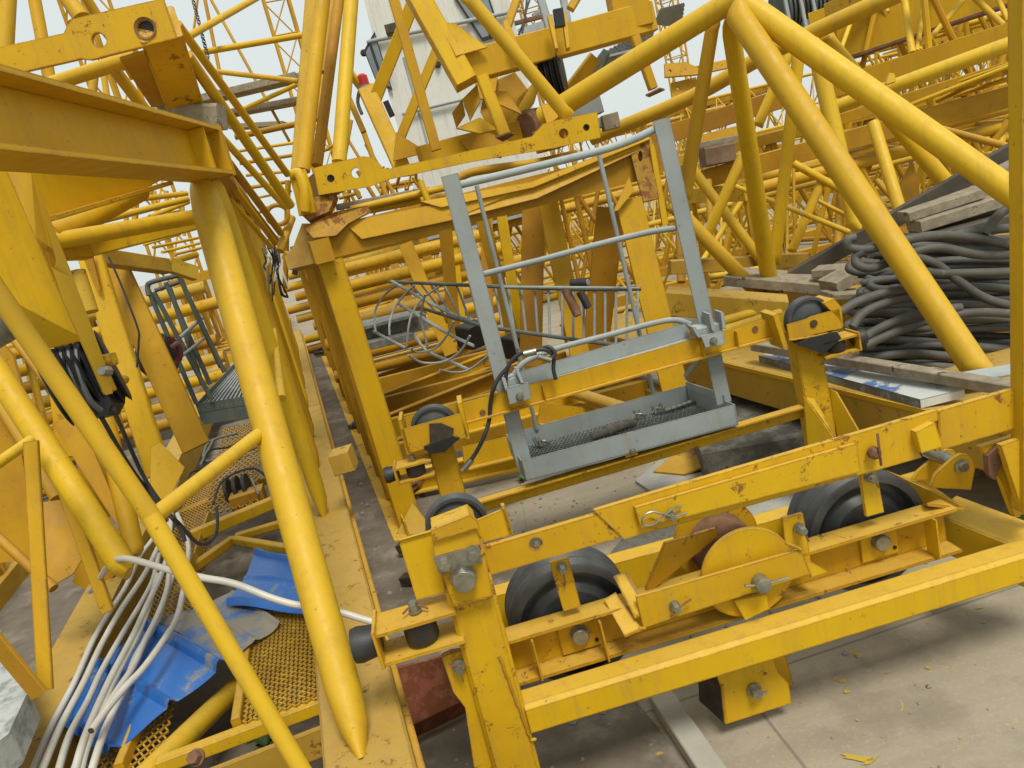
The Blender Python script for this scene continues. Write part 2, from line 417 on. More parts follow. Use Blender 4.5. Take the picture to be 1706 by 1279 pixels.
# spring clip
c0=FP(1100,856,.02)
def rel(dx,dz,dt=0): return c0+uT*dx+Z*dz-vT*dt
tr.part('spring_clip',MB().path([rel(.07,-.018),rel(.03,-.012,.01),rel(.0,.006,.012),rel(-.025,.018,.01),rel(-.05,.01,.01),rel(-.052,-.012,.01),rel(-.028,-.018,.01),rel(0,-.006,.012),rel(.03,.008,.01),rel(.06,.004)],.0032,6,4),STL)
tr.part('bolt',MB().bolt(FP(1117,858,.02),-vT,.010,.02),STL)
tr.part('bolt',MB().lathe(FP(1452,752,.04),-vT,[(0,.014),(.008,.018),(.02,.017),(.026,.01)],10),RST)
tr.part('split_pin',MB().path([FP(1462,722,.02),FP(1465,750,.012),FP(1468,775,.02)],.0035,6,2),RST)
tr.part('bolt',MB().bolt(FP(893,905,.058),-vT,.009,.008),STL)
# lower front crossbeam (square tube)
p,q,h=edge2(FP,(880,1175,1230),(1706,925,974),0)
ext=(q-p)*.14
tr.part('front_crossbeam',MB().box(p,q+ext,h,.085,c=.012),YEL)
# front channel with the sheave axles
p,q,h=edge2(FP,(845,1071,1148),(1600,844,922),.10)
CH_p,CH_q=p,q
tr.part('sheave_channel',MB().chan(p,q,h,.075,.009,web='far'),YELR)
dirc=(q-p).normalized()
for x,y in ((893,1093),(1004,1062),(1553,893)):
    s0=FP(x,y,.112); tr.part('stiffener',MB().box(s0+Z*(h/2-.009),s0-Z*(h/2-.009),.006,.055,up=uT,anchor='c',c=.001,off=(.0,0)),YEL)
for x,y in ((965,1055),(1465,901)):
    s0=FP(x,y,.155)
    pts=[s0+uT*a+Z*b_ for a,b_ in ((-.06,-.055),(.06,-.055),(.06,.055),(-.06,.055))]
    tr.part('bearing_plate',MB().plate(pts,.01,(),vT),YEL)
    tr.part('axle_bolt',MB().lathe(s0,-vT,[(0,.028),(.006,.028),(.006,.025),(.022,.025),(.026,.021)],20),STL)
    for dz in (.035,-.035): tr.part('bolt_hole',MB().lathe(s0+uT*.045+Z*dz,-vT,[(0,.006),(.0035,.006)],10),BLK)
    sheave(tr,s0+vT*.05,vT,.192,.15,grooves=3,hub=.15)
# straps down the sheaves
tr.part('strap',fpl(FP,[(916,938),(947,929),(968,1010),(939,1018)],.125,.012),YELR); tr.part('bolt',MB().bolt(FP(936,945,.12),-vT,.012,.022),STL)
tr.part('split_pin',MB().path([FP(936,948,.10),FP(940,960,.098),FP(941,976,.11)],.0025,6,2),RST)
tr.part('strap',fpl(FP,[(1433,791),(1460,783),(1473,853),(1444,861)],.115,.012),YEL); tr.part('bolt',MB().bolt(FP(1449,795,.11),-vT,.012,.022),STL)
tr.part('split_pin',MB().path([FP(1449,797,.09),FP(1458,803,.088),FP(1464,812,.09)],.0025,6,2),RST)
# rear channel behind the sheaves
p,q,h=edge2(FP,(1000,945,985),(1560,793,830),.42)
tr.part('rear_channel',MB().chan(p-(q-p)*.35,q,h*1.6,.07,.009,web='near',off=(0,-h*.3)),YEL)
# end member to the right and its cover
a=FP(1575,842,.30); b=FP(1735,903,.06)
tr.part('end_member',MB().box(a,b+(b-a)*.1,.13,.15,anchor='c',c=.006,off=(0,-.06)),YEL)
tr.part('corner_plate',MB().plate([FP(1473,782,.42),FP(1562,815,.42),FP(1606,845,.12),FP(1545,838,.12),FP(1515,836,.3)],.01,(),Z),YEL)
# drum, its side disc and its carrier
dc=FP(1247,955,.085)
tr.part('drum_disc',MB().lathe(dc,vT,[(0,.02),(0,.134),(.003,.137),(.012,.137),(.014,.13),(.014,.02)],56),YELR)
tr.part('rope_drum',MB().lathe(dc+vT*.014,vT,[(0,.09)]+[(.006+.009*i+(.0045 if j else 0),.098 if j else .09) for i in range(22) for j in (0,1)]+[(.21,.09)],40),RST)
tr.part('drum_disc',MB().lathe(dc+vT*.225,vT,[(0,.02),(0,.137),(.012,.137),(.012,.02)],48),YELR)
tr.part('carrier_bar',fpl(FP,[(1060,995),(1334,916),(1350,956),(1072,1046)],.045,.012),YEL)
tr.part('carrier_bar',fpl(FP,[(1108,905),(1193,880),(1197,893),(1127,950),(1085,985),(1076,981)],.15,.012),YELR)
tr.part('carrier_bracket',MB().plate([FP(1022,960,.13),FP(1028,957,.13),FP(1063,1022,.05),FP(1058,1030,.05)],.03,(),uT),YEL)
tr.part('carrier_bracket',MB().plate([FP(1006,998,.14),FP(1026,986,.14),FP(1068,1046,.04),FP(1040,1058,.04)],.008,(),Z),YEL)
tr.part('carrier_tab',fpl(FP,[(1304,864),(1338,855),(1356,962),(1331,958),(1325,915),(1308,905)],.10,.012),YELR)
tr.part('carrier_tab',fpl(FP,[(1340,930),(1380,953),(1352,962)],.06,.008),YELR)
tr.part('carrier_tab',fpl(FP,[(1222,1000),(1277,990),(1283,1014),(1242,1033)],.066,.012),YELR)
bc=FP(1265,968,.04); tr.part('axle_bolt',MB().lathe(bc,-vT,[(0,.023),(.012,.023),(.03,.022),(.032,.018)],20),STL)
tr.part('cotter_pin',MB().path([bc-vT*.02-uT*.05+Z*.012,bc-vT*.02,bc-vT*.02+uT*.075-Z*.002],.0042,6,2),STL)
bc=FP(1124,1009,.04); tr.part('bolt',MB().bolt(bc,-vT,.012,.022),STL); tr.part('cotter_pin',MB().path([bc-vT*.016-uT*.022-Z*.018,bc-vT*.018,bc-vT*.016+uT*.045+Z*.016],.003,6,2),RST)
bc=FP(1332,880,.09); tr.part('bolt',MB().bolt(bc,-vT,.013,.025),STL); tr.part('cotter_pin',MB().path([bc-vT*.02+Z*.01-uT*.01,bc-vT*.02,bc-vT*.02+uT*.012-Z*.035],.003,6,2),RST)
# foot bracket below the crossbeam
ft=fpl(FP,[(1180,1085),(1289,1060),(1290,1105),(1298,1122),(1314,1139),(1319,1171),(1208,1207),(1203,1150)],.10,.01)
tr.part('foot_bracket',ft,YELR)
tr.part('foot_bracket',MB().plate([FP(1205,1120,.105),FP(1208,1207,.105),FP(1208,1207,.105)+vT*.13-uT*.03,FP(1205,1120,.105)+vT*.13-uT*.03],.008,(),uT),DST)
tr.part('foot_bracket',fpl(FP,[(1225,1080),(1300,1060),(1325,1150),(1235,1175)],.24,.01),YELR)
bc=FP(1256,1148,.095); tr.part('axle_bolt',MB().lathe(bc,-vT,[(0,.022),(.006,.022),(.006,.016),(.028,.015)],16),STL); tr.part('cotter_pin',MB().path([bc-vT*.02-uT*.012+Z*.012,bc-vT*.022,bc-vT*.02+uT*.03-Z*.006],.005,6,2),STL)
# buffer arm at the left end
ac=FP(700,1044,.03)
def bar(th,ctr,ext,name,u,v,mat,side='l',s=1.0):
    k=-1 if side=='l' else 1
    hu,hv,hz=ext
    for zz in (hz,-hz):
        pts=[ctr+u*a+v*b_+Z*zz for a,b_ in ((-hu,-hv),(hu,-hv),(hu,hv),(-hu,hv))]
        th.part(name,MB().plate(pts,.008,(),Z),mat)
    e=ctr+u*k*hu
    th.part(name,MB().plate([e+v*a+Z*b_ for a,b_ in ((-hv*1.08,-hz*1.25),(hv*1.08,-hz*1.25),(hv*1.08,hz*1.25),(-hv*1.08,hz*1.25))],.009,(),u),mat)
    th.part('rubber_buffer',MB().lathe(e,u*k,[(0,.036*s),(.01,.040*s),(.055*s,.047*s),(.072*s,.044*s),(.074*s,.03*s)],24),RUB)
    th.part('guide_roller',MB().lathe(ctr+Z*(-hz*.78),Z,[(0,hv*.75),(.004,hv*.8),(hz*1.5,hv*.8),(hz*1.56,hv*.7)],28),RUB)
    th.part('roller_bolt',MB().bolt(ctr+Z*(hz+.008),Z,.014*s,.022*s),STL)
bar(tr,ac,(.105,.055,.042),'buffer_arm',uT,vT,YELR)
tr.part('cotter_pin',MB().path([ac+Z*.06-uT*.03-vT*.02,ac+Z*.066,ac+Z*.055+uT*.035-vT*.02],.003,6,2),RST)
# right-hand upright at the picture's edge and its rusty joint
top=FP(1700,-40,.04); pz=W(1703,700,(V((-.165,1.75,0))+vT*.04,vT)); d=(pz-top); low=top+d*((top.z-.5)/(-d.z))
tr.part('corner_post',MB().box(top+uT*.012,low+uT*.012,.056,.056,up=uT,anchor='c',c=.006),YEL,'tall square upright at the right end')
tr.part('joint_plate',fpl(FP,[(1634,745),(1706,722),(1740,850),(1690,860),(1668,800),(1650,770)],.085,.02),YELR,'rust-eaten joint plate')
tr.part('joint_plate',fpl(FP,[(1646,760),(1664,742),(1672,765),(1658,800),(1648,790)],.07,.02),RST)
tr.part('joint_plate',fpl(FP,[(1668,742),(1720,725),(1745,840),(1703,850)],.03,.02),YELR)
tr.part('joint_plate',fpl(FP,[(1660,790),(1670,780),(1700,860),(1690,862)],.2,.01),YEL)
for o_,x in ((.36,0),(.20,0)):
    pass
lug1=[(1551,812),(1560,790),(1590,763),(1602,756),(1614,758),(1622,766),(1625,778),(1618,816)]
tr.part('lug',fpl(FP,lug1,.22,.014),YEL)
tr.part('lug',fpl(FP,[(1522,800),(1530,786),(1566,756),(1578,749),(1590,750),(1597,760),(1597,772),(1588,800)],.34,.014),YEL)
tr.part('lug_pin',MB().lathe(FP(1608,779,.20),vT,[(0,.014),(.01,.016),(.012,.022),(.17,.022)],18),STL)
# rear frame of the trolley
p,q,h=edge2(RP,(768,676,709),(1305,526,561),0)
tr.part('rear_top_beam',MB().angle(p,q,h,.035,.007,fl='bot'),YEL)
for x,y in ((848,671),(907,655),(1173,583),(1230,566)):
    s0=RP(x,y,.0); tr.part('stiffener',MB().box(s0+Z*h*.42,s0-Z*h*.46,.005,.028,up=uR,anchor='f',c=.001),YEL)
for x,y in ((804,687),(1258,548)): tr.part('bolt_hole',MB().lathe(RP(x,y,.026),-vR,[(0,.013),(.003,.013)],14),RST)
p,q,h=edge2(RP,(782,842,866),(1344,677,700),0)
tr.part('rear_bottom_beam',MB().angle(p,q,h,.05,.007,fl='top'),YELR)
c0=RP(1051,751,-.005); tr.part('clip',MB().box(c0-uR*.028,c0+uR*.028,.05,.006,c=.001),YEL); tr.part('bolt',MB().bolt(c0+uR*.006-vR*.008,-vR,.011,.014),STL)
def rear_post(x1,y1,x2,y2,wd,t,fins):
    a=RP(x1,y1,t); b=RP(x2,y2,t); d=b-a; b2=a+d*(a.z/(-d.z))
    tr.part('rear_post',MB().box(a,b2,wd,.09,up=uR,anchor='c',c=.006),YELR)
    return a,b2
rear_post(732,735,762,850,.105,.05,0)
rear_post(1335,550,1368,740,.115,.05,1)
tr.part('gusset',MB().plate([RP(1338,659,.0),RP(1356,665,.0),RP(1392,735,-.10),RP(1345,745,0)],.008,(),uR),YEL)
tr.part('gusset',MB().plate([RP(1380,648,.03),RP(1392,653,.0),RP(1432,722,-.10),RP(1395,728,0)],.008,(),uR),YEL)
def head(fr,bk,cx,cy,r,hx,hy,tt=.0):
    tr.part('sheave_cheek',fpl(RP,fr,-.05+tt,.008,[(hx,hy,.016)]),YELR)
    tr.part('sheave_cheek',fpl(RP,bk,.09+tt,.008),YEL)
    sheave(tr,RP(cx,cy,-.03+tt),vR,r,.045)
    tr.part('sheave_axle',MB().lathe(RP(hx,hy,-.056+tt),vR,[(0,.014),(.15,.014)],16),DST)
head([(668,716),(769,688),(780,728),(680,755)],[(663,699),(765,669),(780,728),(678,754)],724,715,.098,728,723)
tr.part('cheek_end',MB().plate([RP(762,672,-.05),RP(770,670,-.05),RP(783,730,-.05),RP(777,732,-.05)],.13,(),vR),YEL)
tr.part('cheek_end',MB().plate([RP(663,700,-.05),RP(669,699,-.05),RP(684,756,-.05),RP(678,758,-.05)],.13,(),vR),YEL)
tr.part('grease_pad',MB().plate([RP(706,745,-.07),RP(752,728,-.07),RP(766,730,-.07),RP(742,752,-.07),RP(716,757,-.07)],.05,(),vR),BLK)
tr.part('grease_pad',MB().plate([RP(715,706,-.062),RP(735,705,-.062),RP(756,714,-.062),RP(752,729,-.062),RP(716,741,-.062)],.006,(),vR),DST)
head([(1311,541),(1345,531),(1352,527),(1398,514),(1404,546),(1315,567)],[(1288,525),(1390,496),(1400,545),(1310,568)],1350,533,.098,1356,539)
tr.part('cheek_end',MB().plate([RP(1288,526,-.05),RP(1297,521,-.05),RP(1313,578,-.05),RP(1306,582,-.05)],.13,(),vR),YEL)
tr.part('cheek_end',MB().plate([RP(1372,505,-.05),RP(1390,497,-.05),RP(1402,512,-.05),RP(1405,545,-.05),RP(1397,530,-.05)],.13,(),vR),YEL)
tr.part('grease_pad',MB().plate([RP(1328,572,-.07),RP(1352,563,-.07),RP(1395,553,-.07),RP(1402,563,-.07),RP(1372,590,-.07),RP(1345,580,-.07)],.05,(),vR),BLK)
bar(tr,RP(692,779,-.02),(.075,.05,.032),'buffer_arm',uR,vR,YELR,'l',.75)
bar(tr,RP(1392,573,-.02),(.075,.05,.032),'buffer_arm',uR,vR,YELR,'r',.75)

# ================================================================ GREY MAINTENANCE CAGE
cg=Thing('maintenance_cage','pale grey access cage with guard rails and tray floor on the trolley\'s rear beam','access cage',V((.4,3.2,.5)))
def post(x1,y1,x2,y2,t=.07,wd=.068,flip=1):
    cg.part('corner_post',MB().angle(RP(x1,y1,t),RP(x2,y2,t),wd,.055,.006,fl='bot' if flip>0 else 'top',up=uR,web='near'),GAL)
post(749,291,877,785,flip=1); post(1102,198,1207,672,flip=-1)
cg.part('guard_rail',MB().path([RP(760,309,.09),RP(850,288,.09),RP(940,266,.09),RP(1010,248,.09),RP(1060,230,.09),RP(1092,214,.09)],.0155,12,5),GAL)
cg.part('guard_rail',MB().path([RP(803,457,.09),RP(900,433,.09),RP(1000,406,.09),RP(1080,387,.09),RP(1126,380,.09)],.0125,12,5),GAL)
cg.part('guard_rail',MB().path([RP(852,632,.09),RP(872,605,.09),RP(920,583,.09),RP(1010,559,.09),RP(1090,538,.09),RP(1125,533,.09),RP(1150,540,.09)],.0125,12,5),GAL)
cg.part('baluster',MB().tube(RP(794,309,.30),RP(862,580,.30),.010),GAL); cg.part('baluster',MB().tube(RP(862,580,.32),RP(894,715,.40),.010),GAL)
cg.part('baluster',MB().tube(RP(997,253,.30),RP(1062,540,.30),.010),GAL); cg.part('baluster',MB().tube(RP(1062,540,.32),RP(1089,658,.44),.010),GAL)
cg.part('stub_rail',MB().tube(RP(836,478,.32),RP(1066,480,.40),.007),GAL)
p,q,h=edge2(RP,(864,622,652),(1150,540,566),.045)
cg.part('kick_angle',MB().angle(p,q,h,.04,.005,fl='bot'),GAL)
for a in ([(843,646),(881,637),(885,663),(849,674)],[(1168,560),(1206,551),(1208,573),(1176,579)]):
    cg.part('clamp_plate',fpl(RP,a,-.03,.012),GAL)
for x,y in ((866,660),(1189,568)):
    cg.part('clamp_bolt',MB().bolt(RP(x,y,-.035),-vR,.013,.018),STL)
for a,b in (((839,630),(845,650)),((862,617),(871,638)),((1156,545),(1166,562)),((1183,523),(1190,551)),((1203,520),(1207,548))):
    cg.part('clamp_fin',MB().plate([RP(a[0]-3,a[1],-.02),RP(a[0]+3,a[1],-.02),RP(b[0]+3,b[1],-.03),RP(b[0]-3,b[1],-.03)],.08,(),vR),GAL)
cg.part('clamp_block',MB().box(RP(846,640,.0),RP(870,634,.0),.04,.10),GAL); cg.part('clamp_block',MB().box(RP(1162,556,.0),RP(1203,545,.0),.04,.10),GAL)
# tray: rim heights measured on the photograph
zt=RP(869,772,-.01).z; zb=RP(873,807,-.01).z
fl,fr_=RP(869,773,-.012),RP(1222,669,-.012); fl.z=fr_.z=(fl.z+fr_.z)/2; zr=fl.z
bl,br=Zp(843,724,zr),Zp(1143,642,zr)
dn=V((0,0,-.095))
cg.part('tray_side',MB().plate([fl,fr_,fr_+dn,fl+dn],.005,(),vR),GAL)
cg.part('tray_side',MB().plate([bl,br,br+dn,bl+dn],.005,(),vR),GAL)
cg.part('tray_side',MB().plate([fl,bl,bl+dn,fl+dn],.005,(),uR),GAL)
cg.part('tray_side',MB().plate([fr_,br,br+dn,fr_+dn],.005,(),-uR),GAL)
def grating(corners,nu,nv,w,mat,th,name,parent=None,label=None):
    a,b,c,d=corners; mb=MB()
    up=(b-a).cross(d-a).normalized()
    def Q(u,v): return a*(1-u)*(1-v)+b*u*(1-v)+c*u*v+d*(1-u)*v
    for j in range(nv):
        for i in range(nu):
            for k in (0,1):
                u0,v0=(i+.0)/nu,(j+.5)/nv; u1=(i+.5)/nu; v1=(j+(0 if k else 1))/nv
                for (ua,va,ub,vb) in ((u0,v0,u1,v1),(u1,v1,(i+1)/nu,v0)):
                    p,q=Q(ua,va),Q(ub,vb); dd=(q-p).normalized(); s=dd.cross(up)*w/2; h=up*w*.5
                    mb.add([p-s+h,p+s+h,p+s-h,p-s-h,q-s+h,q+s+h,q+s-h,q-s-h],[(0,1,5,4),(1,2,6,5),(2,3,7,6),(3,0,4,7)])
    return th.part(name,mb,mat,label,parent)
up5=V((0,0,.012))
fo=[fl+dn+up5,fr_+dn+up5,br+dn+up5,bl+dn+up5]
cg.part('tray_floor',MB().plate([x-V((0,0,.006)) for x in fo],.003,(),Z),GALD)
grating(fo,46,11,.004,GAL,cg,'floor_mesh')
a=RP(1150,560,.35); cg.part('stay',MB().box(RP(1207,665,.06),br+Z*.0,.04,.006,c=.001),GAL)
cg.part('stay',MB().box(Zp(1140,628,zr),RP(1180,575,.1),.03,.006,c=.001),GAL)
# things lying in the tray
zf=(zr-.095+.014)
def rod_on(x1,y1,x2,y2,z,r): return Zp(x1,y1,z+r),Zp(x2,y2,z+r)
p,q=rod_on(985,727,1056,702,zf,.02); d=(q-p).normalized(); L=(q-p).length
cp_=MB().lathe(p,d,[(0,.012),(.004,.017),(L*.35,.018),(L*.36,.024),(L*.5,.026),(L*.52,.02),(L*.95,.02),(L,.018)],20)
solo('pipe_coupling',cp_,simple('limescaled_rusty_pipe',(.28,.25,.20),(.14,.11,.08),25,.8),'long scaly pipe fitting lying on the mesh floor of the grey cage','pipe fitting')
def shackle(x,y,name_label,s=1,n=3,grp=None):
    mb=MB(); c=Zp(x,y,zf+.01)
    for i in range(n):
        o_=V((random.uniform(-.022,.022),random.uniform(-.012,.012),0))*s
        mb.lathe(c+o_,V((random.uniform(-.3,.3),.3,1)),[(0,.009),(.010,.009),(.010,.005),(.035*s,.005),(.036*s,.003)],8)
    mb.path([c+V((-.03,0,.0)),c+V((-.01,.01,.015)),c+V((.015,0,.015)),c+V((.035,.005,0))],.006*s,7,3)
    return solo('u_bolt_clamp',mb,STL,name_label,'clamp',grp)
shackle(903,741,'bright clamp with red rag in the near left corner of the cage tray',1.2,4,'loose clamps in the cage tray')
shackle(1063,696,'bolted clamp lying right beside the scaly pipe fitting in the tray',1.1,3,'loose clamps in the cage tray')
shackle(1098,686,'clamp with upright bolts between the pipe clamp and the right heap in the tray',1.1,4,'loose clamps in the cage tray')
mb=MB()
for i in range(5):
    c=Zp(1108+9*i,684-3*i,zf+.012); mb.lathe(c,V((1,-.1,.1)),[(0,.008),(.012,.012),(.03,.007),(.034,.010),(.045,.008)],9)
solo('threaded_rod',mb,STL,'row of nuts on a rod at the right end of the cage tray','rod')
# wire rope with ferrule
rp_=[RP(842,640,.0),RP(846,612,-.01),RP(862,592,-.01),RP(885,584,-.02),RP(910,583,-.02),RP(922,595,-.02),RP(922,615,-.02),RP(926,632,-.02)]
mb=MB().path(rp_,.0085,8,5); mb.path([RP(846,612,.0),RP(832,628,.0),RP(822,648,.0),RP(817,672,.02),RP(815,700,.02),RP(806,728,.0),RP(794,752,.0),RP(778,776,.0)],.009,8,5)
mb.path([RP(900,592,-.01),RP(912,600,-.03),RP(925,590,-.03),RP(915,578,-.02),RP(897,582,-.0)],.008,8,5)
rope=solo('wire_rope_sling',mb,RUB,'black wire rope looped over the lower cage rail, metal sleeve on its hanging end','rope')
def sub(parent,name,mb,mat,label=None):
    o=mesh_obj(name,mb,mat,parent,parent.location.copy())
    if label:o['label']=label
    return o
sub(rope,'ferrule',MB().tube(RP(786,766,-.0),RP(770,784,-.0),.014),STL); sub(rope,'ferrule',MB().tube(RP(872,590,-.02),RP(893,585,-.02),.015),STL); sub(rope,'ferrule',MB().tube(RP(896,594,-.035),RP(918,600,-.035),.012),STL)

# ================================================================ LEFT ROW (big frame beside the camera)
r_=ray(464,411); wA=V((r_.x,r_.y,0)).normalized(); sA=V((wA.y,-wA.x,0))      # along the aisle / to its right
lf=Thing('crane_base_frame','tall yellow frame at left with thick corner tube, heavy I-beam and steel mesh walkway','crane frame',V((-.9,2.6,0)))
e0=Zp(694,1279,.45)
b0=e0-wA*.9; b1=e0+wA*10.5
c_off=sA*(-.11)
lf.part('base_beam',MB().box(b0+c_off-Z*.225,b1+c_off-Z*.225,.45,.22,anchor='c',c=.006),TAN)
lf.part('base_lip',MB().box(b0+sA*.003-Z*.08,b1+sA*.003-Z*.08,.012,.03,anchor='c',c=.002),YELR)
f0=Zp(22,1261,.40); f1=f0+wA*9
lf.part('base_beam',MB().chan(f0-wA*.7+sA*.0-Z*.11,f1-Z*.11,.22,.17,.012,web='near',anchor='c'),TAN)
# I-beam coming over the camera's left
ia=V(P(-160,165,1.18)); ib=P(346,255,2.62)
ib.z=ia.z=(P(0,198,1.45).z+ib.z)/2
ia=P(-120,0,1.2)
# near end solved so that the beam keeps its height
ia=Zp(-110,181,ib.z); ih=.155
lf.part('i_beam',MB().ibeam(ia,ib,.165,.13,.014,anchor='c'),YEL)
lf.part('end_plate',MB().box(ib+(ib-ia).normalized()*-.004,ib+(ib-ia).normalized()*.012,.175,.14,anchor='c',c=.002),YELR)
st=ib+(ia-ib).normalized()*.16; lf.part('stiffener',MB().box(st,st+(ib-ia).normalized()*.01,.135,.12,anchor='c',c=.001),YEL)
# corner tube down to the base beam
lf.part('corner_post',MB().tube(P(331,290,2.66),P(604,1262,1.92),.055,.047,24,True,.09),YELP,'thick round corner tube tapering to the base beam')
# top chord running away along the aisle
tc0=P(345,262,2.66); 
lf.part('top_chord',MB().box(tc0-wA*.02,tc0+wA*6.0,.10,.09,anchor='c',c=.004),YELO)
# row of posts on the base beam
for i,(s,lean,r) in enumerate(((1.95,.25,.042),(2.75,-.3,.036),(3.5,.3,.042),(4.5,-.3,.036),(5.4,.3,.042),(6.5,-.3,.036),(7.6,.3,.042))):
    lo=e0+wA*s+c_off; hi=V((lo.x,lo.y,tc0.z))-wA*lean; 
    lf.part('row_post',MB().tube(hi,lo,r,r*.9,18,True,.06 if i else .1),YELP if i%2==0 else YEL)
# slim braces close to the camera
lf.part('brace',MB().tube(P(-60,405,1.55),P(250,858,1.70),.0215,None,18),YELP); lf.part('brace',MB().tube(P(250,858,1.70),P(560,1379,1.74),.0215,.0205,18),YELP)
lf.part('brace',MB().tube(P(252,864,1.705),P(446,712,2.30),.0200,None,18),YELP)
lf.part('brace',MB().tube(P(-40,566,2.75),P(214,956,2.50),.043,None,18,True,.05),YEL); lf.part('brace',MB().tube(P(168,665,2.75),P(226,926,2.62),.033,None,18,True,.05),YEL)
lf.part('brace',MB().tube(P(-30,790,2.3),P(52,733,2.5),.018,None,12),YELP)
lf.part('stub_peg',MB().tube(P(457,549,3.4),P(469,664,3.0),.010,.019,16),YELP)
lf.part('side_block',MB().box(P(552,778,3.45)+V((0,0,0)),P(586,768,3.45),.10,.12),TAN)
# posts and webs on the far left
lf.part('flat_post',MB().box(P(50,735,2.3),P(74,1150,2.2),.028*1.6,.012,up=uT,c=.002),YEL)
lf.part('flat_post',MB().box(P(60,690,2.85),P(178,1020,2.75),.045,.02,up=uT,c=.002),YEL)
lf.part('web_post',MB().plate([P(60,838,2.9),P(118,830,2.95),P(152,905,2.9),P(122,955,2.85),P(72,985,2.8)],.01),YELO)
lf.part('side_channel',MB().box(P(-60,1010,2.0),P(64,1160,2.05),.06,.012,c=.002),YELO)
lf.part('row_post',MB().box(P(148,425,3.05),P(262,790,2.95),.095,.03,up=uT,c=.004),YEL)
lf.part('row_post',MB().box(P(186,440,3.35),P(325,745,3.25),.12,.03,up=uT,c=.004),YELO)
lf.part('gusset',MB().plate([P(250,745,2.92),P(266,735,2.95),P(308,778,2.95),P(284,828,2.9),P(250,848,2.88)],.01),YEL)
lf.part('gusset',MB().plate([P(135,420,3.0),P(150,412,3.0),P(168,486,3.0),P(158,478,3.0)],.01),YELO)
lf.part('row_post',MB().tube(P(128,452,2.4),P(150,520,2.4),.026,None,16),TAN)
lf.part('web_post',MB().plate([P(86,705,2.9),P(130,690,2.9),P(220,905,2.8),P(185,860,2.8)],.01),YELO)
# big gusset and members under the I-beam
lf.part('web_plate',MB().plate([P(36,276,1.95),P(300,284,2.5),P(210,330,2.3),P(72,366,1.98)],.012),YEL)
lf.part('web_flange',MB().box(P(72,368,1.97),P(268,309,2.5),.014,.09,anchor='c',c=.002),YELR)
lf.part('top_member',MB().path([P(80,392,2.3),P(130,372,2.45),P(190,340,2.6),P(232,318,2.75)],.038,14,4),YEL)
lf.part('top_member',MB().tube(P(90,402,2.3),P(325,361,2.75),.0265,None,18),YEL)
lf.part('top_member',MB().box(P(152,414,2.5),P(328,371,2.85),.05,.04),YEL); lf.part('top_member',MB().box(P(95,418,2.3),P(153,417,2.5),.05,.04),YEL)
lf.part('top_member',MB().box(P(170,425,3.1),P(285,442,3.6),.07,.05),TAN); lf.part('top_member',MB().box(P(285,440,3.6),P(330,455,3.7),.07,.05),TAN)
for (x1,y1,x2,y2,w,d1,d2) in ((134,376,313,331,11,3.0,3.4),(211,334,312,322,9,3.4,3.6),(250,361,314,336,8,3.4,3.6),(280,437,327,424,11,3.6,3.8),(255,412,330,396,5,4.4,4.8),(270,420,332,405,5,4.4,4.8),(290,424,334,413,5,4.4,4.8),(240,408,300,390,4,4.6,5),(295,385,330,376,4,5,5.2)):
    TB(lf,'top_member',(x1,y1,d1),(x2,y2,d2),w,YELP)
for (x1,x2,w) in ((206,209,8),(222,222,9),(258,258,5),(277,277,7),(303,303,6)):
    TB(lf,'hanger',(x1,318,4.2),(x2+4,392,4.2),w,YELB)
for pts,d,mt in (([(-20,690),(28,700),(62,930),(-20,940)],3.3,YELO),([(70,560),(112,600),(125,760),(96,760)],3.5,YELB),([(118,740),(150,745),(196,850),(170,868),(150,850)],3.3,YELO),([(-10,560),(20,590),(52,700),(10,705)],3.6,YELO),([(95,690),(180,770),(190,830),(130,780)],3.1,YELO),([(150,880),(205,925),(170,1000),(120,970)],3.6,YELO)):
    lf.part('web_post',MB().plate([P(x,y,d) for x,y in pts],.02),mt)
for (x1,y1,x2,y2,w,d1,d2) in ((-20,640,95,830,20,3.3,3.1),(60,700,20,900,14,3.8,3.5),(140,690,210,860,16,3.4,3.2),(20,560,120,690,14,4.2,4.0),(-20,880,90,980,16,2.9,2.8),(200,720,170,600,16,3.9,4.0)):
    TB(lf,'brace',(x1,y1,d1),(x2,y2,d2),w,YELO)
# cross members and walkway
def zb(th,name,x1,y1,x2,y2,z,h,t,mat=YEL):
    return th.part(name,MB().box(Zp(x1,y1,z-h/2),Zp(x2,y2,z-h/2),h,t,c=.004),mat)
zb(lf,'cross_member',322,896,478,830,.42,.06,.06); zb(lf,'cross_member',322,950,395,898,.36,.04,.05); zb(lf,'cross_member',392,898,482,871,.36,.035,.05); zb(lf,'cross_member',385,902,500,922,.36,.035,.04)
zb(lf,'cross_member',300,860,470,790,.30,.05,.06,YELO)
zb(lf,'platform_frame',262,1283,566,1168,.33,.045,.04); zb(lf,'platform_frame',300,1330,620,1205,.28,.10,.02,TAN)
p,q=Zp(403,1204,.33),Zp(420,1075,.33); lf.part('platform_frame',MB().box(p,q,.04,.03,c=.002),YEL)
lf.part('cross_member',MB().tube(Zp(235,1300,.30),Zp(410,1128,.18),.038,None,18),YELP)
grating([Zp(404,1206,.335),Zp(566,1152,.335),Zp(560,960,.335),Zp(430,1010,.335)],10,30,.0052,YEL,lf,'mesh_panel')
grating([Zp(150,1300,.30),Zp(262,1300,.30),Zp(375,800,.30),Zp(318,800,.30)],7,70,.0055,YEL,lf,'mesh_panel')
grating([Zp(340,860,.36),Zp(430,840,.36),Zp(435,700,.36),Zp(372,715,.36)],8,20,.008,TAN,lf,'mesh_panel')
p,q=Zp(320,955,.36),Zp(352,860,.36); lf.part('platform_frame',MB().box(p,q,.07,.012,c=.002),TAN)
p,q=Zp(208,1279,.32),Zp(238,1200,.32); lf.part('platform_frame',MB().box(p,q,.04,.03,c=.002),YEL)
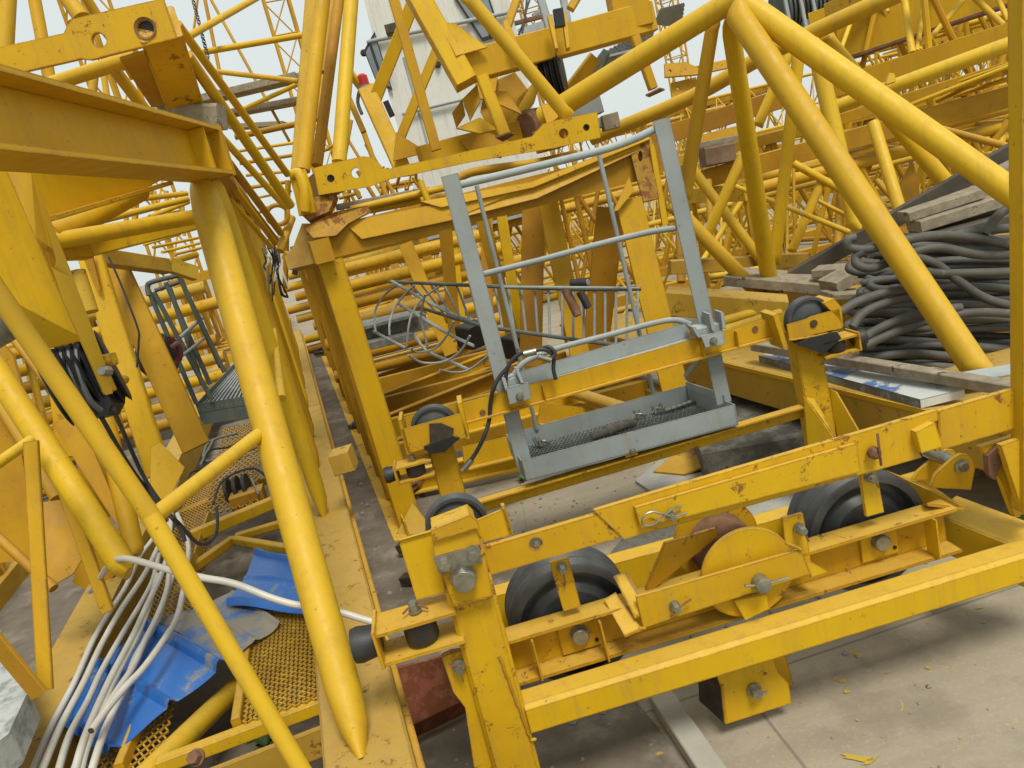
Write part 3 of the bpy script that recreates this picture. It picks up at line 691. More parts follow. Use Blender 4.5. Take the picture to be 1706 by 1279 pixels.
# hoist side plate, flange, rope drum at the left edge
hs=Thing('hoist_side_frame','yellow hoist side plate at the left edge with a flange strip holding black rope sheaves','hoist frame',V((-1.0,1.7,0)))
hs.part('side_plate',MB().plate([P(-60,290,1.75),P(40,280,1.82),P(142,566,1.95),P(70,583,1.95),P(-40,470,1.8)],.012),YEL)
hs.part('flange',MB().plate([P(7,272,1.72),P(52,283,1.74),P(122,462,1.80),P(180,618,1.84),P(188,655,1.85),P(176,658,1.85),P(105,500,1.79),P(60,395,1.75)],.010,[[P(85+9*math.cos(a*.523)*.8+4*math.sin(a*.523),427+4*math.cos(a*.523)*0+17*math.sin(a*.523),1.775) for a in range(12)]]),YELP)
hs.part('flange_edge',MB().plate([P(4,272,1.72),P(9,272,1.72),P(178,657,1.85),P(172,657,1.85)],.05),YELR)
cen=P(142,628,2.04); axd=V((.88,.42,.12)).normalized()
sv=MB()
for k in range(5): sv.lathe(cen+axd*(-.085+.034*k),axd,[(0,.03),(0,.095),(.004,.108),(.014,.09),(.024,.108),(.028,.095),(.028,.03)],40)
hs.part('rope_sheave',sv,RUB)
hs.part('sheave_guard',MB().plate([P(84,588,1.99),P(132,572,1.99),P(186,672,1.99),P(176,692,1.99),P(152,698,1.99),P(112,668,1.99)],.07),RUB)
for k in range(4):
    x=88+13*k; hs.part('rope',MB().path([P(x,583-3*k,1.975),P(x+4,620,1.955),P(x+22,665,1.955),P(x+42,696-4*k,1.975)],.008,8,5),SHV)
hs.part('clamp_bolt',MB().lathe(P(180,618,1.83),-FW,[(0,.014),(.02,.014),(.03,.01)],8),STL); hs.part('clamp_bolt',MB().box(P(162,604,1.84),P(186,600,1.84),.03,.03),YELR)
hs.part('spacer_tube',MB().tube(P(188,640,2.2),P(207,632,2.4),.015,None,12),YEL)
solo('lifting_motor',MB().lathe(P(-12,528,1.95),(sA*.9+wA*-.2+Z*.25),[(-.08,.06),(-.06,.075),(.02,.075),(.03,.065),(.06,.065),(.065,.05)],28).lathe(P(10,505,1.93),Z*.9+sA*.35,[(0,.016),(.05,.016),(.055,.011)],14),GALD if False else simple('grey_cast_motor',(.28,.27,.23),(.16,.15,.12),15,.6),'grey cast motor behind the thin tube at the left edge','motor')
for nm,pts in (('a',[(169,695,2.0),(215,775,2.25),(245,815,2.4),(270,846,2.3),(298,872,2.3),(330,905,2.6),(352,900,2.8),(362,880,2.9),(361,845,3.0)]),('b',[(188,680,2.0),(210,730,2.3),(240,795,2.4),(268,838,2.3),(300,880,2.3),(308,902,2.3)])):
    solo('black_cable',MB().path(pts,.0065,8,6),RUB,{'a':'black cable looping from the left sheaves round to the walkway cross bar','b':'shorter black cable hanging from the sheaves onto the white pipes'}[nm],'cable')
solo('thin_cable',MB().path([(181,428,2.9),(200,470,2.9),(229,545,2.9),(231,570,2.9),(228,612,2.9)],.004,6,6),RUB,'thin black cable hanging down the left brown posts','cable')
# ---- hoses
pipes=[
[(740,100),(690,240),(620,340),(560,470),(430,680),(330,900),(230,1090),(150,1279),(110,1360)],
[(752,190),(700,300),(640,420),(540,570),(450,730),(370,900),(270,1090),(190,1279),(150,1370)],
[(790,0),(770,60),(748,300),(715,420),(650,560),(590,690),(500,860),(430,1010),(370,1160),(330,1300)],
[(705,330),(680,440),(630,540),(540,690),(450,850),(390,980),(310,1130),(260,1290),(240,1370)],
[(750,420),(740,490),(700,600),(640,720),(590,830),(510,950),(430,1080),(380,1200),(350,1320)],
[(788,150),(835,280),(828,400),(812,500),(785,610),(730,705),(640,830),(560,915),(480,1010),(405,1112)],
[(765,430),(735,520),(690,640),(610,770),(570,870),(530,970),(465,1110),(410,1279),(390,1360)],
[(700,420),(660,560),(610,690),(550,800),(480,950),(440,1060),(380,1160),(325,1300)]]
plab=['outermost left white pipe, lying nearest the tan beam','second white pipe from the tan beam, bending gently left','white pipe running up highest past the thin tube joint','white pipe fourth from the tan beam, leaving the picture lowest','white pipe in the middle of the bundle over the blue sheet','white pipe bowing far right, open end showing on the blue sheet','white pipe on the bundle\'s right, straight down to the bottom edge','white pipe lying under the open-ended one']
for i,pl in enumerate(pipes):
    zz=.40+.016*(i%3)
    pts=[Zp(x/2.666,800+y/2.666,zz+(.03 if i==5 and j>4 else 0)) for j,(x,y) in enumerate(pl)]
    mb=MB().path(pts,.0118,12,6)
    o=solo('plastic_pipe',mb,PIPE,plab[i],'pipe','white plastic pipes on the walkway')
    if i==5:
        d=(pts[-1]-pts[-2]).normalized(); sub(o,'open_end',MB().lathe(pts[-1]+d*.0005,d,[(0,.0095),(.0006,.0095)],12),DST)
mb=MB().path([(150,985,2.9),(165,965,2.8),(178,945,2.65),(192,933,2.5),(217,931,2.4),(285,950,2.25),(337,962,2.2),(390,972,2.2),(450,995,2.2),(487,1006,2.2),(514,1010,2.2),(570,1021,2.2),(600,1030,2.2),(632,1039,2.2)],.0105,12,6)
solo('plastic_pipe',mb,PIPE,'single thin white pipe crossing the others to the black buffer','pipe','white plastic pipes on the walkway')
# ---- blue sheets
def sheet(c00,c10,c11,c01,ridges,amp,nu=48,nv=8,crump=.006,t=.0015):
    mb=MB(); vs=[]; up=(c10-c00).cross(c01-c00).normalized(); 
    if up.z<0: up=-up
    for j in range(nv+1):
        for i in range(nu+1):
            u=i/nu;v=j/nv; p=c00*(1-u)*(1-v)+c10*u*(1-v)+c11*u*v+c01*(1-u)*v
            h=sum(a*max(0,1-abs(u-r)/wd)**.6 for r,wd,a in ridges)*amp
            h+=crump*(math.sin(u*9+v*4)+math.sin(v*7-u*3))
            vs.append(p+up*h)
    W_=nu+1; n=len(vs); vs+= [p-up*t for p in vs]
    fs=[(j*W_+i,j*W_+i+1,(j+1)*W_+i+1,(j+1)*W_+i) for j in range(nv) for i in range(nu)]
    fs+=[tuple(n+k for k in f[::-1]) for f in fs]
    b_=[(i,i+1) for i in range(nu)]+[(nv*W_+i+1,nv*W_+i) for i in range(nu)]+[((j+1)*W_,j*W_) for j in range(nv)]+[(j*W_+nu,(j+1)*W_+nu) for j in range(nv)]
    fs+=[(a,b,b+n,a+n) for a,b in b_]
    return mb.add(vs,fs)
solo('roof_sheet',sheet(Zp(46,1172,.34),Zp(262,1034,.38),Zp(380,1098,.37),Zp(180,1262,.34),((.04,.05,1),(.5,.035,.8),(.93,.05,1.1)),.03),BLUE,'scuffed blue ridged roof sheet under the white pipes','roof sheet')
solo('roof_sheet',sheet(Zp(258,1034,.36),Zp(392,985,.36),Zp(468,1036,.36),Zp(380,1102,.36),((.5,.05,.3),(.97,.04,.4)),.02),simple('tan_worn_blue_sheet',(.045,.14,.37),(.26,.23,.17),6,.45,thr=(.40,.55)),'half-stripped blue and tan sheet between the other two blue sheets','roof sheet')
solo('roof_sheet',sheet(Zp(378,1012,.37),Zp(430,912,.38),Zp(504,930,.39),Zp(524,1026,.37),((.06,.07,.9),(.9,.04,.9),(.5,.03,.3)),.028),BLUE,'bright blue roof sheet lying against the thick corner tube','roof sheet')
# concrete block, left edge
solo('concrete_block',MB().plate([Zp(-80,1300,.62),Zp(14,1222,.62),Zp(47,1150,.62),Zp(-2,1045,.62),Zp(-140,1060,.62)],.10,(),Z),CBLK,'pale mottled concrete block in the bottom left corner','concrete block')
# small dark gear on the walkway
gb=Thing('gearbox','small dark winch with black plates on the walkway, behind the slanting thin tube','winch',Zp(405,830,.3))
gb.part('housing',MB().box(Zp(385,845,.36),Zp(440,828,.36),.10,.12),YELO)
for k,x in enumerate((378,393,408)): gb.part('disc',MB().lathe(Zp(x,818-4*k,.42),uT,[(0,.03),(0,.075),(.02,.075),(.02,.03)],24),RUB if k else DST)
gb.part('lever',MB().box(Zp(418,800,.46),Zp(430,826,.42),.03,.01),STL)
for k,pts in enumerate(([(310,830,3.0),(316,790,3.2),(335,785,3.3),(338,800,3.3),(315,808,3.1)],[(340,770,3.5),(350,750,3.6),(380,745,3.6),(400,735,3.7)],[(355,840,3.0),(372,800,3.1),(420,780,3.2),(448,800,3.2),(450,820,3.1)])):
    solo('thin_cable',MB().path(pts,.005,6,6),RUB,('black cable curl beside the tops of the white pipes','thin black cable on the rusty mesh below the dark cage','black cable arching over the small dark winch')[k],'cable')
gr=Thing('rail_frame','grey tubular rail frame lying on the mesh below the dark cage','rail frame',Zp(370,760,.36))
gr.part('rail',MB().path([Zp(338,762,.4),Zp(350,735,.4),Zp(395,722,.4)],.011,8,3),GALD); gr.part('rail',MB().path([Zp(338,768,.4),Zp(380,764,.4),Zp(432,742,.4)],.011,8,3),GALD); gr.part('rail',MB().tube(Zp(334,775,.4),Zp(356,732,.4),.011),GALD)
# dark cage inside the left row
dc_=Thing('maintenance_cage','dark green-grey access cage with slim looped rails deep inside the left frame','access cage',P(365,700,4.2))
for a,b in (((246,480),(327,672)),((256,486),(352,664)),((276,470),(350,640)),((299,462),(374,620)),((305,475),(368,612)),((283,480),(337,640))):
    dc_.part('upright',MB().tube(P(a[0],a[1],3.9),P(b[0],b[1],4.05),.0125,None,10),GALD)
dc_.part('guard_rail',MB().path([P(248,492,3.9),P(246,478,3.9),P(252,470,3.9),P(292,460,3.95),P(300,463,3.97),P(308,480,3.98)],.013,10,5),GALD)
dc_.part('guard_rail',MB().tube(P(258,484,3.9),P(304,468,3.97),.011),GALD); dc_.part('guard_rail',MB().tube(P(300,562,3.9),P(338,528,4),.010),GAL)
dc_.part('guard_rail',MB().tube(P(300,595,3.9),P(345,560,4),.008),GAL)
t4=[P(327,673,4.05),P(390,606,4.6),P(440,596,4.7),P(420,658,4.15)]
dc_.part('tray_side',MB().plate([t4[0],t4[3],t4[3]-Z*.12,t4[0]-Z*.12],.006),GALD); dc_.part('tray_side',MB().plate([t4[0],t4[1],t4[1]-Z*.1,t4[0]-Z*.1],.006),GALD)
dn2=V((0,0,-.03)); dc_.part('tray_floor',MB().plate([x-Z*.05 for x in t4],.004,(),Z),GALD)
slat=MB()
for k in range(12):
    f=k/12; slat.box(t4[0].lerp(t4[3],f)-Z*.03,t4[1].lerp(t4[2],f)-Z*.03,.008,.012,anchor='c',c=.001)
dc_.part('floor_slats',slat,GAL)
rl=Thing('cable_reel','dark reel of cable with a faded red rim hanging by the dark cage','cable reel',P(272,590,3.8))
rl.part('cable_bundle',MB().lathe(P(268,592,3.75),(sA*.7-wA*.6),[(-.07,.03),(-.07,.085),(-.05,.11),(0,.115),(.02,.10),(.03,.04)],26),RUB)
rl.part('rim',MB().lathe(P(282,586,3.72),(sA*.7-wA*.6),[(0,.05),(0,.075),(.012,.075),(.012,.05),(0,.05)],14,cap=False),simple('dark_red_plastic',(.13,.02,.03),(.08,.015,.02),9,.6)); rl.part('handle',MB().tube(P(286,578,3.7),P(297,570,3.7),.012),simple('faded_pink_plastic',(.30,.14,.13),(.2,.1,.09),9,.6))
for k in range(5): rl.part('loose_strand',MB().path([P(258+4*k,560,3.7),P(252+5*k,590,3.6),P(268+3*k,628,3.65)],.006,6,4),RUB)

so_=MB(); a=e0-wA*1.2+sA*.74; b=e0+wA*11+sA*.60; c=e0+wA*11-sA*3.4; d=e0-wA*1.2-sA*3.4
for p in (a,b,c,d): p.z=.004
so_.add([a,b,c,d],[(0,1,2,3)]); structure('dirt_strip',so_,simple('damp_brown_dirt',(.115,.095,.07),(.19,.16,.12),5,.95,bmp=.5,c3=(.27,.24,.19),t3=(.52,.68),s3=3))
# ================================================================ RIGHT ROW (long open frame behind the trolley)
rf=Thing('row_section','long row of flat yellow posts with a thick rusty top beam behind the grey cage','mast frame',V((.1,4.2,0)))
g0=Zp(674,893,0.0)
uF=(P(1100,272,4.3)-P(545,395,4.2)); uF.z=0; uF=uF.normalized()
HT=1.70; WID=2.02
def fr(s,x,z): return g0+wA*s+uF*x+Z*z
rf.part('bottom_chord',MB().angle(fr(-.05,-.02,.05),fr(9,-.02,.05),.10,.09,.01,fl='bot',anchor='c'),YELR)
rf.part('bottom_chord',MB().box(fr(.0,WID,.08),fr(9,WID,.08),.16,.12,anchor='c'),TAN)
# left wall of posts
for i,(s) in enumerate((.10,.62,1.15,1.75,2.5,3.3,4.2,5.2,6.4,7.6)):
    rf.part('flat_post',MB().box(fr(s,.05,HT-.12),fr(s,.06,.02),.13,.035,up=uF,anchor='c',c=.004).box(fr(s+.045,.0,HT-.12),fr(s+.045,.0,.02),.012,.085,up=uF,anchor='c',c=.002),YEL if i==0 else YELO)
rf.part('top_chord',MB().box(fr(.0,.02,HT-.06),fr(8,.02,HT-.06),.12,.10,anchor='c'),YELO)
rf.part('cap_plate',MB().plate([P(474,428,4.25),P(488,412,4.22),P(503,372,4.15),P(541,372,4.1),P(542,434,4.1),P(480,449,4.25)],.10),simple('bleached_tan_paint',(.44,.28,.05),(.34,.19,.035),10,.7,c3=(.12,.06,.03),s3=9))
# near top beam
a,b=P(545,405,4.13),P(1082,268,4.35); b.z=a.z
rf.part('top_beam',MB().chan(a,b+uF*.05,.17,.10,.012,web='near',anchor='c'),YELO)
rf.part('top_beam_plate',MB().plate([P(571,370,4.08),P(745,336,4.12),P(890,308,4.16),P(1085,228,4.25),P(1088,240,4.25),P(895,330,4.16),P(745,368,4.12),P(603,398,4.08)],.012),YEL)
rf.part('top_beam_lip',MB().plate([P(700,335,4.10),P(884,303,4.14),P(1080,225,4.22),P(1084,231,4.22),P(888,312,4.14),P(735,345,4.10)],.10),YELR)
hp=[P(1067+4*math.cos(k*.7),260+9*math.sin(k*.7),4.24) for k in range(9)]
RYL=paint('rust_stained_yellow_paint',(.42,.24,.025),(.26,.13,.025),rust=1.6,edge=True,rough=.65)
rf.part('end_plate',MB().plate([P(1048,243,4.24),P(1082,234,4.24),P(1098,330,4.24),P(1072,336,4.24),P(1062,300,4.24)],.02,[hp]),RYL)
rf.part('end_plate',MB().plate([P(1082,240,4.2),P(1090,238,4.2),P(1114,372,4.3),P(1104,376,4.3)],.02),YELR)
rf.part('gusset',MB().plate([P(1022,352,4.2),P(1048,293,4.2),P(1056,318,4.2),P(1030,350,4.2)],.02),YEL)
rf.part('torn_plate',MB().plate([P(505,378,4.05),P(560,352,4.05),P(612,342,4.08),P(618,352,4.08),P(580,372,4.05),P(560,392,4.03),P(522,396,4.03)],.015),RYL)
rf.part('torn_plate',MB().plate([P(512,330,4.08),P(560,322,4.08),P(548,352,4.06),P(515,366,4.05),P(500,352,4.05)],.06),RYL)
# bracing and posts of its right wall
RB=[((1047,332,4.25),(1132,680,4.35),.155,YEL,0),((1018,345,4.45),(990,600,4.8),.17,YELO,1),((912,334,4.7),(966,590,4.75),.125,YEL,0),((889,335,5.0),(884,610,5.0),.15,YELO,1),
    ((888,360,5.6),(888,400,5.7),.08,YELO,1),((800,350,5.6),(858,575,5.8),.10,YELO,1),((836,360,6.0),(870,580,6.2),.085,YEL,0),((811,360,6.4),(812,560,6.4),.10,YELO,1),
    ((675,405,7.0),(752,590,7.0),.13,YEL,0),((741,370,6.8),(758,560,7.2),.12,YELO,1),((752,385,7.6),(771,560,7.8),.10,YEL,0),((702,385,8.5),(728,500,8.7),.10,YELO,0),((640,400,9),(690,520,9),.10,YELO,0)]
for p,q,wd,mt,k in RB:
    if k: rf.part('flat_post',MB().box(p,q,wd,.02,up=uF,anchor='c',c=.002),mt)
    else: rf.part('flat_post',MB().box(p,q,wd,.02,up=uF,anchor='c',c=.002).box(V(pt(p))+uF*(wd/2)+wA*.03,V(pt(q))+uF*(wd/2)+wA*.03,.012,.06,up=uF,anchor='c',c=.002),mt)
# floor members
for k,(s0,x0,s1,x1,z) in enumerate(((.55,.05,.30,2.0,.12),(1.15,.05,1.1,2.0,.14),(1.25,.05,2.3,2.0,.12),(1.9,.05,1.85,2.0,.14),(2.0,.05,3.0,2.0,.13),(2.75,.05,2.7,2.0,.14),(2.85,.05,3.9,2.0,.12),(3.7,.05,3.65,2.0,.14),(3.8,.05,5.0,2.0,.12),(4.9,.05,4.9,2.0,.14),(6.2,.05,6.2,2.0,.14),(7.5,.05,7.5,2.0,.14))):
    rf.part('floor_member',MB().chan(fr(s0,x0,z),fr(s1,x1,z),.15,.07,.01,web='near' if k%2 else 'far',anchor='c'),YELO if k%3 else YEL)
rf.part('foot_plate',MB().plate([Zp(660,890,.01),Zp(687,836,.16),Zp(714,872,.04),Zp(705,892,.0)],.01,(),vT),TAN)
for k,(x1,y1,x2,y2,d) in enumerate(((775,764,868,742,4.0),(770,706,985,650,4.3),(900,690,1010,700,4.2))):
    rf.part('floor_member',MB().angle(P(x1,y1,d),P(x2,y2,d+.15),.12,.06,.008,anchor='c'),YEL)
rf.part('floor_member',MB().tube(P(945,650,4.4),P(1040,680,4.1),.035,None,14),TAN)
# stacked section above the row, with the dog-legged end bar
us=Thing('mast_section','yellow mast section stacked above the right row, dog-legged end bar with bolt holes facing us','mast section',V((-.4,4.2,1.7)))
def US(x,y,t=0): return W(x,y,(V(P(525,300,4.02))+wA*t,-uFn))
uFn=uF.cross(Z).normalized()
eb=[(522,280),(558,270),(605,260),(620,262),(629,268),(638,280),(647,281),(886,227),(897,215),(905,206),(925,200),(995,186),(1001,229),(925,246),(788,269),(647,299),(615,311),(531,325)]
def hole(fn,x,y,r): 
    c=fn(x,y); return circ(c,0,(c,uFn),r,14)
us.part('end_bar',MB().plate([US(x,y) for x,y in eb],.022,[hole(US,551,297,.020),hole(US,593,288,.026),hole(US,939,222,.026),hole(US,977,212,.018)]),YELR)
us.part('pin_boss',MB().lathe(US(551,297)-uFn*0,wA,[(.018,.05),(.025,.05),(.05,.02)],16),BLK); us.part('pin_boss',MB().lathe(US(977,212),wA,[(.018,.045),(.05,.045)],16),BLK)
a=US(553,300,.03); us.part('end_box',MB().box(a,a+wA*.55-uF*.05,.13,.15,anchor='c',c=.006),YELO)
a=US(958,214,.03); us.part('end_box',MB().box(a,a+wA*.5,.13,.14,anchor='c',c=.006),YELO)
us.part('rounded_tab',MB().path([P(487,292,4.0),P(499,290,3.98),P(508,320,3.98),P(508,352,4.0)],.03,10,5),YEL)
us.part('rounded_tab',MB().plate([P(480,286,4.0),P(503,281,3.96),P(514,318,3.96),P(520,354,4.0),P(498,360,4.03),P(492,330,4.02)],.03),YEL)
for (x1,y1,x2,y2,w,d1,d2,mt) in ((539,-10,504,284,25,4.3,4.15,YEL),(556,-10,538,120,10,5.2,5,YELO),(543,90,528,200,9,5.2,5,YELO),(566,-10,528,276,18,4.7,4.4,YELO),(586,-10,565,270,24,4.4,4.25,YELP),(550,120,523,270,12,4.9,4.6,YELP),(521,70,497,290,13,4.6,4.4,TAN),
    (580,120,618,165,12,5,5.2,YEL),(582,165,606,220,10,5.4,5.4,YELO),(606,220,645,330,9,6,6,YELO),(596,285,625,330,7,6,6,YELO),(475,480,480,300,9,4.8,4.6,YELO)):
    TB(us,'brace',(x1,y1,d1),(x2,y2,d2),w,mt)
a=P(522,-20,4.5); b=P(497,285,4.35); us.part('corner_leg',MB().box(a,b,.07,.07,up=uF,anchor='c'),TAN)
us.part('brace',MB().tube(P(466,418,3.9),P(486,362,4.0),.022,None,12),YELO)
us.part('chord',MB().tube(P(584,349,4.5),P(744,312,4.6),.022,None,14),YEL); us.part('chord',MB().tube(P(616,350,4.6),P(742,326,4.7),.022,None,14),YEL); us.part('chord',MB().path([P(742,312,4.6),P(772,292,4.6),P(806,283,4.6),P(900,270,4.6),P(960,256,4.7)],.026,12,4),YEL)
us.part('chord',MB().tube(P(700,302,4.5),P(720,352,4.5),.02,None,12),YEL)
tor=MB(); tor.path([P(480,350,3.9)+uF*.0+V((.055*math.cos(k*.7)-.06,0,.05*math.sin(k*.7)-.01)) for k in range(9)],.012,8,3,True)
solo('lifting_ring',tor,YELO,'small rusty lifting ring hooked at the rounded tab above the aisle','lifting ring')
solo('timber_packer',MB().box(P(560,345,4.5),P(700,318,4.6),.035,.12),WOOD,'grey packing plank between the right row and the section above it','timber')
solo('timber_packer',MB().box(P(1006,205,4.5),P(1032,198,4.5),.09,.10),WOOD,'short grey packing block at the right end of the dog-legged bar','timber')
solo('cover_box',MB().box(P(950,190,4.6),P(1003,172,4.6),.10,.14).box(P(993,206,4.55),P(1008,202,4.55),.06,.06),GAL,'pale grey sheet metal box beside the lower end of the bright tube','metal box')

# ================================================================ UPPER LEFT SECTION
ul=Thing('mast_section','yellow mast section overhead at upper left, its pin end resting on a timber block','mast section',V((-1.6,2.6,2.1)))
nU=(FW*.95+Z*.25); nU=vT
def UL(x,y,t=0): return W(x,y,(P(242,47,2.35)+vT*t,vT))
hl=lambda x,y,r:(lambda c:circ(c,0,(c,vT),r,16))(UL(x,y))
ul.part('end_bar',MB().plate([UL(x,y) for x,y in ((-60,92),(0,78),(106,55),(113,40),(121,31),(150,24),(271,-3),(294,63),(151,99),(135,97),(0,128),(-60,142))],.02,[hl(242,47,.026),hl(165,66,.022)]),YELR)
ul.part('pin_rim_and_dark_bore',MB().lathe(UL(242,47),vT,[(.0,.026),(-.004,.033),(-.001,.033),(.001,.026),(.018,.026)],20,cap=False),RST); ul.part('pin_rim_and_dark_bore',MB().lathe(UL(242,47,.0165),vT,[(0,.0262),(.004,.0262)],20),BLK)  # black disc behind the rusty rim paints the dark inside of the hole
a=UL(267,42,.02); b=P(310,182,3.05); b.x=a.x-.10*1; 
ul.part('corner_box',MB().box(UL(262,40,.03),P(309,178,2.80),.115,.13,anchor='c',c=.006),YELR)
ul.part('web_plate',MB().plate([UL(200,100,.02),UL(240,88,.02),P(285,183,2.8),P(252,178,2.8)],.01),YELO)
for (x1,y1,x2,y2,w,d1,d2,mt) in ((296,40,479,290,13,2.6,3.5,YEL),(312,92,484,342,17,2.6,3.4,YEL),(357,215,476,345,12,3.1,3.7,YELP),(366,250,468,388,13,3.2,3.9,YELO),(374,290,458,405,10,3.5,4.1,YEL),(386,300,462,400,8,3.7,4.3,YELO),(381,330,452,412,9,3.7,4.2,YEL),
    (60,148,230,94,24,2.6,2.5,YELP),(14,-20,8,90,26,3.0,3.0,YELP),(56,-10,84,141,20,3.2,3.2,YEL),(108,-10,136,30,27,2.9,2.9,YEL),(157,125,152,170,14,3.5,3.5,YELP),(171,110,180,174,10,3.8,3.8,YEL),(188,112,250,194,20,3.2,3.4,YEL),(140,-10,225,130,16,3.0,3.2,YEL),(240,60,300,140,14,3.3,3.5,YEL)):
    TB(ul,'brace',(x1,y1,d1),(x2,y2,d2),w,mt)
for (x1,y1,x2,y2,w,d1,d2) in ((311,62,435,-8,11,4.2,5.2),(330,88,512,57,10,4.6,4.7),(352,118,498,135,8.5,5.2,4.9),(405,182,496,140,7.5,5.2,5.0),(300,300,345,290,6,5,5)):
    TB(ul,'brace',(x1,y1,d1),(x2,y2,d2),w,YEL)
tbk=MB().box(P(264,197,2.70),P(362,192,2.70),.088,.10,c=.012)
solo('timber_block',tbk,WOOD,'cracked grey timber block between the I-beam and the section overhead','timber')
for k,(x1,y1,x2,y2,w,d) in enumerate(((325,165,492,125,12,6),(360,190,495,165,9,6.3),(380,210,470,205,8,7))):
    solo('timber_plank',MB().box(P(x1,y1,d),P(x2,y2,d),w*d/F,.2),WOOD,('upper grey plank','middle grey plank','lowest grey plank')[k]+' lying across the tubes at upper left, against the sky','timber','planks high at upper left')
# ---- chain
ch=MB()
for k in range(26):
    p=P(320+1.05*k,-6+4.0*k,4.4); q=P(320+1.05*(k+1.25),-6+4.0*(k+1.25),4.4)
    off=(V((.008,0,0)),V((0,.008,0)))[k%2]
    ch.path([p+off,q+off,q-off,p-off],.0035,5,1,True)
solo('lifting_chain',ch,DST,'thin dark chain hanging against the sky at upper left','chain')

# ================================================================ UPPER MACHINE FRAME
um=Thing('trolley_frame','second yellow trolley frame lying high at top centre, dark rope sheave beneath its box beam','crane trolley',V((.2,4.8,1.9)))
def K(name,p,q,h,t,mt=YEL,up=Z,c=.006,lab=None): return um.part(name,MB().box(p,q,h,t,up=up,anchor='c',c=c),mt,lab)
K('box_beam',P(768,115,4.5),P(1083,30,4.75),.175,.15)
K('column',P(685,-25,4.4),P(777,140,4.45),.13,.14,up=uF)
K('column',P(611,150,5.0),P(672,285,4.9),.11,.10,up=uF)
K('end_block',P(1016,12,4.7),P(1075,-3,4.7),.33,.16)
um.part('gusset',MB().plate([P(734,42,4.36),P(741,37,4.36),P(758,38,4.36),P(812,78,4.4),P(760,93,4.36)],.015),YEL)
um.part('gusset',MB().plate([P(655,268,4.8),P(660,220,4.8),P(712,253,4.85)],.015),YEL)
K('brace',P(692,-5,4.8),P(622,172,5.0),.085,.07,up=uF); K('brace',P(655,-5,4.3),P(727,250,4.45),.06,.05,YELO,up=uF); K('brace',P(730,78,5.0),P(655,258,5.1),.065,.03,up=uF)
K('stub',P(643,52,4.9),P(662,47,4.9),.06,.1,DST)
K('strut',P(802,125,4.35),P(841,226,4.4),.07,.06,up=uF); um.part('foot_plate',MB().plate([P(826,230,4.35),P(850,222,4.35),P(858,224,4.5),P(838,236,4.5)],.01),RST)
K('strut',P(1057,60,4.4),P(1088,148,4.45),.052,.05,up=uF); um.part('foot_plate',MB().plate([P(1076,160,4.4),P(1100,148,4.4),P(1108,150,4.55),P(1082,162,4.55)],.01),RST)
um.part('brace',MB().tube(P(774,-12,3.9),P(948,196,4.15),.037,None,20,True,.06),YELP,'bright round tube slanting down to the dog-legged bar')
K('brace',P(845,45,4.7),P(862,-5,4.7),.05,.05,up=uF); K('brace',P(950,15,4.7),P(965,-10,4.7),.05,.05,up=uF)
um.part('hinge_ear',MB().plate([P(838,35,4.4),P(845,30,4.4),P(856,55,4.4),P(868,85,4.4),P(860,82,4.4),P(846,70,4.4)],.03),YELR); um.part('hinge_ear',MB().plate([P(912,25,4.4),P(920,23,4.4),P(930,80,4.4),P(925,80,4.4)],.05),YELR); um.part('hinge_ear',MB().plate([P(936,22,4.4),P(944,20,4.4),P(950,78,4.4),P(944,80,4.4)],.05),YELR)
um.part('grease_pad',MB().box(P(924,30,4.38),P(940,27,4.38),.10,.05),BLK)
sv=MB(); ax2=(uF*.92-wA*.3).normalized(); cc=P(915,118,4.75)
for k in range(4): sv.lathe(cc+ax2*(-.05+.035*k),ax2,[(0,.03),(0,.17),(.005,.185),(.015,.172),(.025,.185),(.03,.17),(.03,.03)],40)
um.part('rope_sheave',sv,RUB)
um.part('drum',MB().lathe(P(880,215,4.8),(wA*.5+uF*.85),[(-.02,.10),(0,.12),(.13,.12),(.15,.10)],26),RST)
for pts,d,mt in (([(770,165),(795,140),(800,168),(783,200)],4.55,YEL),([(753,188),(770,165),(775,190),(760,212)],4.6,YELO),([(760,213),(800,195),(830,215),(800,222)],4.55,YEL),([(810,140),(858,120),(880,150),(850,200),(815,215),(800,185)],4.9,YELO),([(765,235),(800,215),(850,235),(835,262),(790,258)],4.7,YELO),([(862,165),(905,120),(890,170),(840,240),(815,262)],4.9,YEL),([(812,150),(845,152),(870,190),(820,168)],4.6,YEL),([(900,172),(930,176),(930,195),(912,208)],4.4,YEL),([(790,135),(830,120),(825,160),(800,165)],4.85,YELR)):
    um.part('bracket',MB().plate([P(x,y,d) for x,y in pts],.02),mt)
K('brace',P(992,95,5),P(935,170,5.1),.09,.05,YELO,up=uF); um.part('brace',MB().box(P(1010,85,5.2),P(960,150,5.2),.05,.02,anchor='c'),GALD)
K('base_member',P(700,262,4.7),P(880,215,4.9),.13,.12)
K('lower_tube',P(608,155,5.2),P(583,120,5.2),.045,.045)
um.part('lamp_arm',MB().path([P(603,190,5.0),P(596,170,5),P(600,150,5),P(606,165,5)],.012,8,4),DST); um.part('limit_switch',MB().box(P(643,182,5.0),P(652,178,5.0),.10,.08,c=.004),BLK)
lam=Thing('warning_lamp','small red warning lamp on the upper frame, against the white cab','lamp',P(608,152,5.0))
lam.part('base',MB().lathe(P(609,150,5.1),Z,[(0,.05),(.03,.05),(.03,.04)],16),GAL); lam.part('lens',MB().lathe(P(609,150,5.1)+Z*.03,Z,[(0,.038),(.06,.036),(.075,.02)],18),REDL)
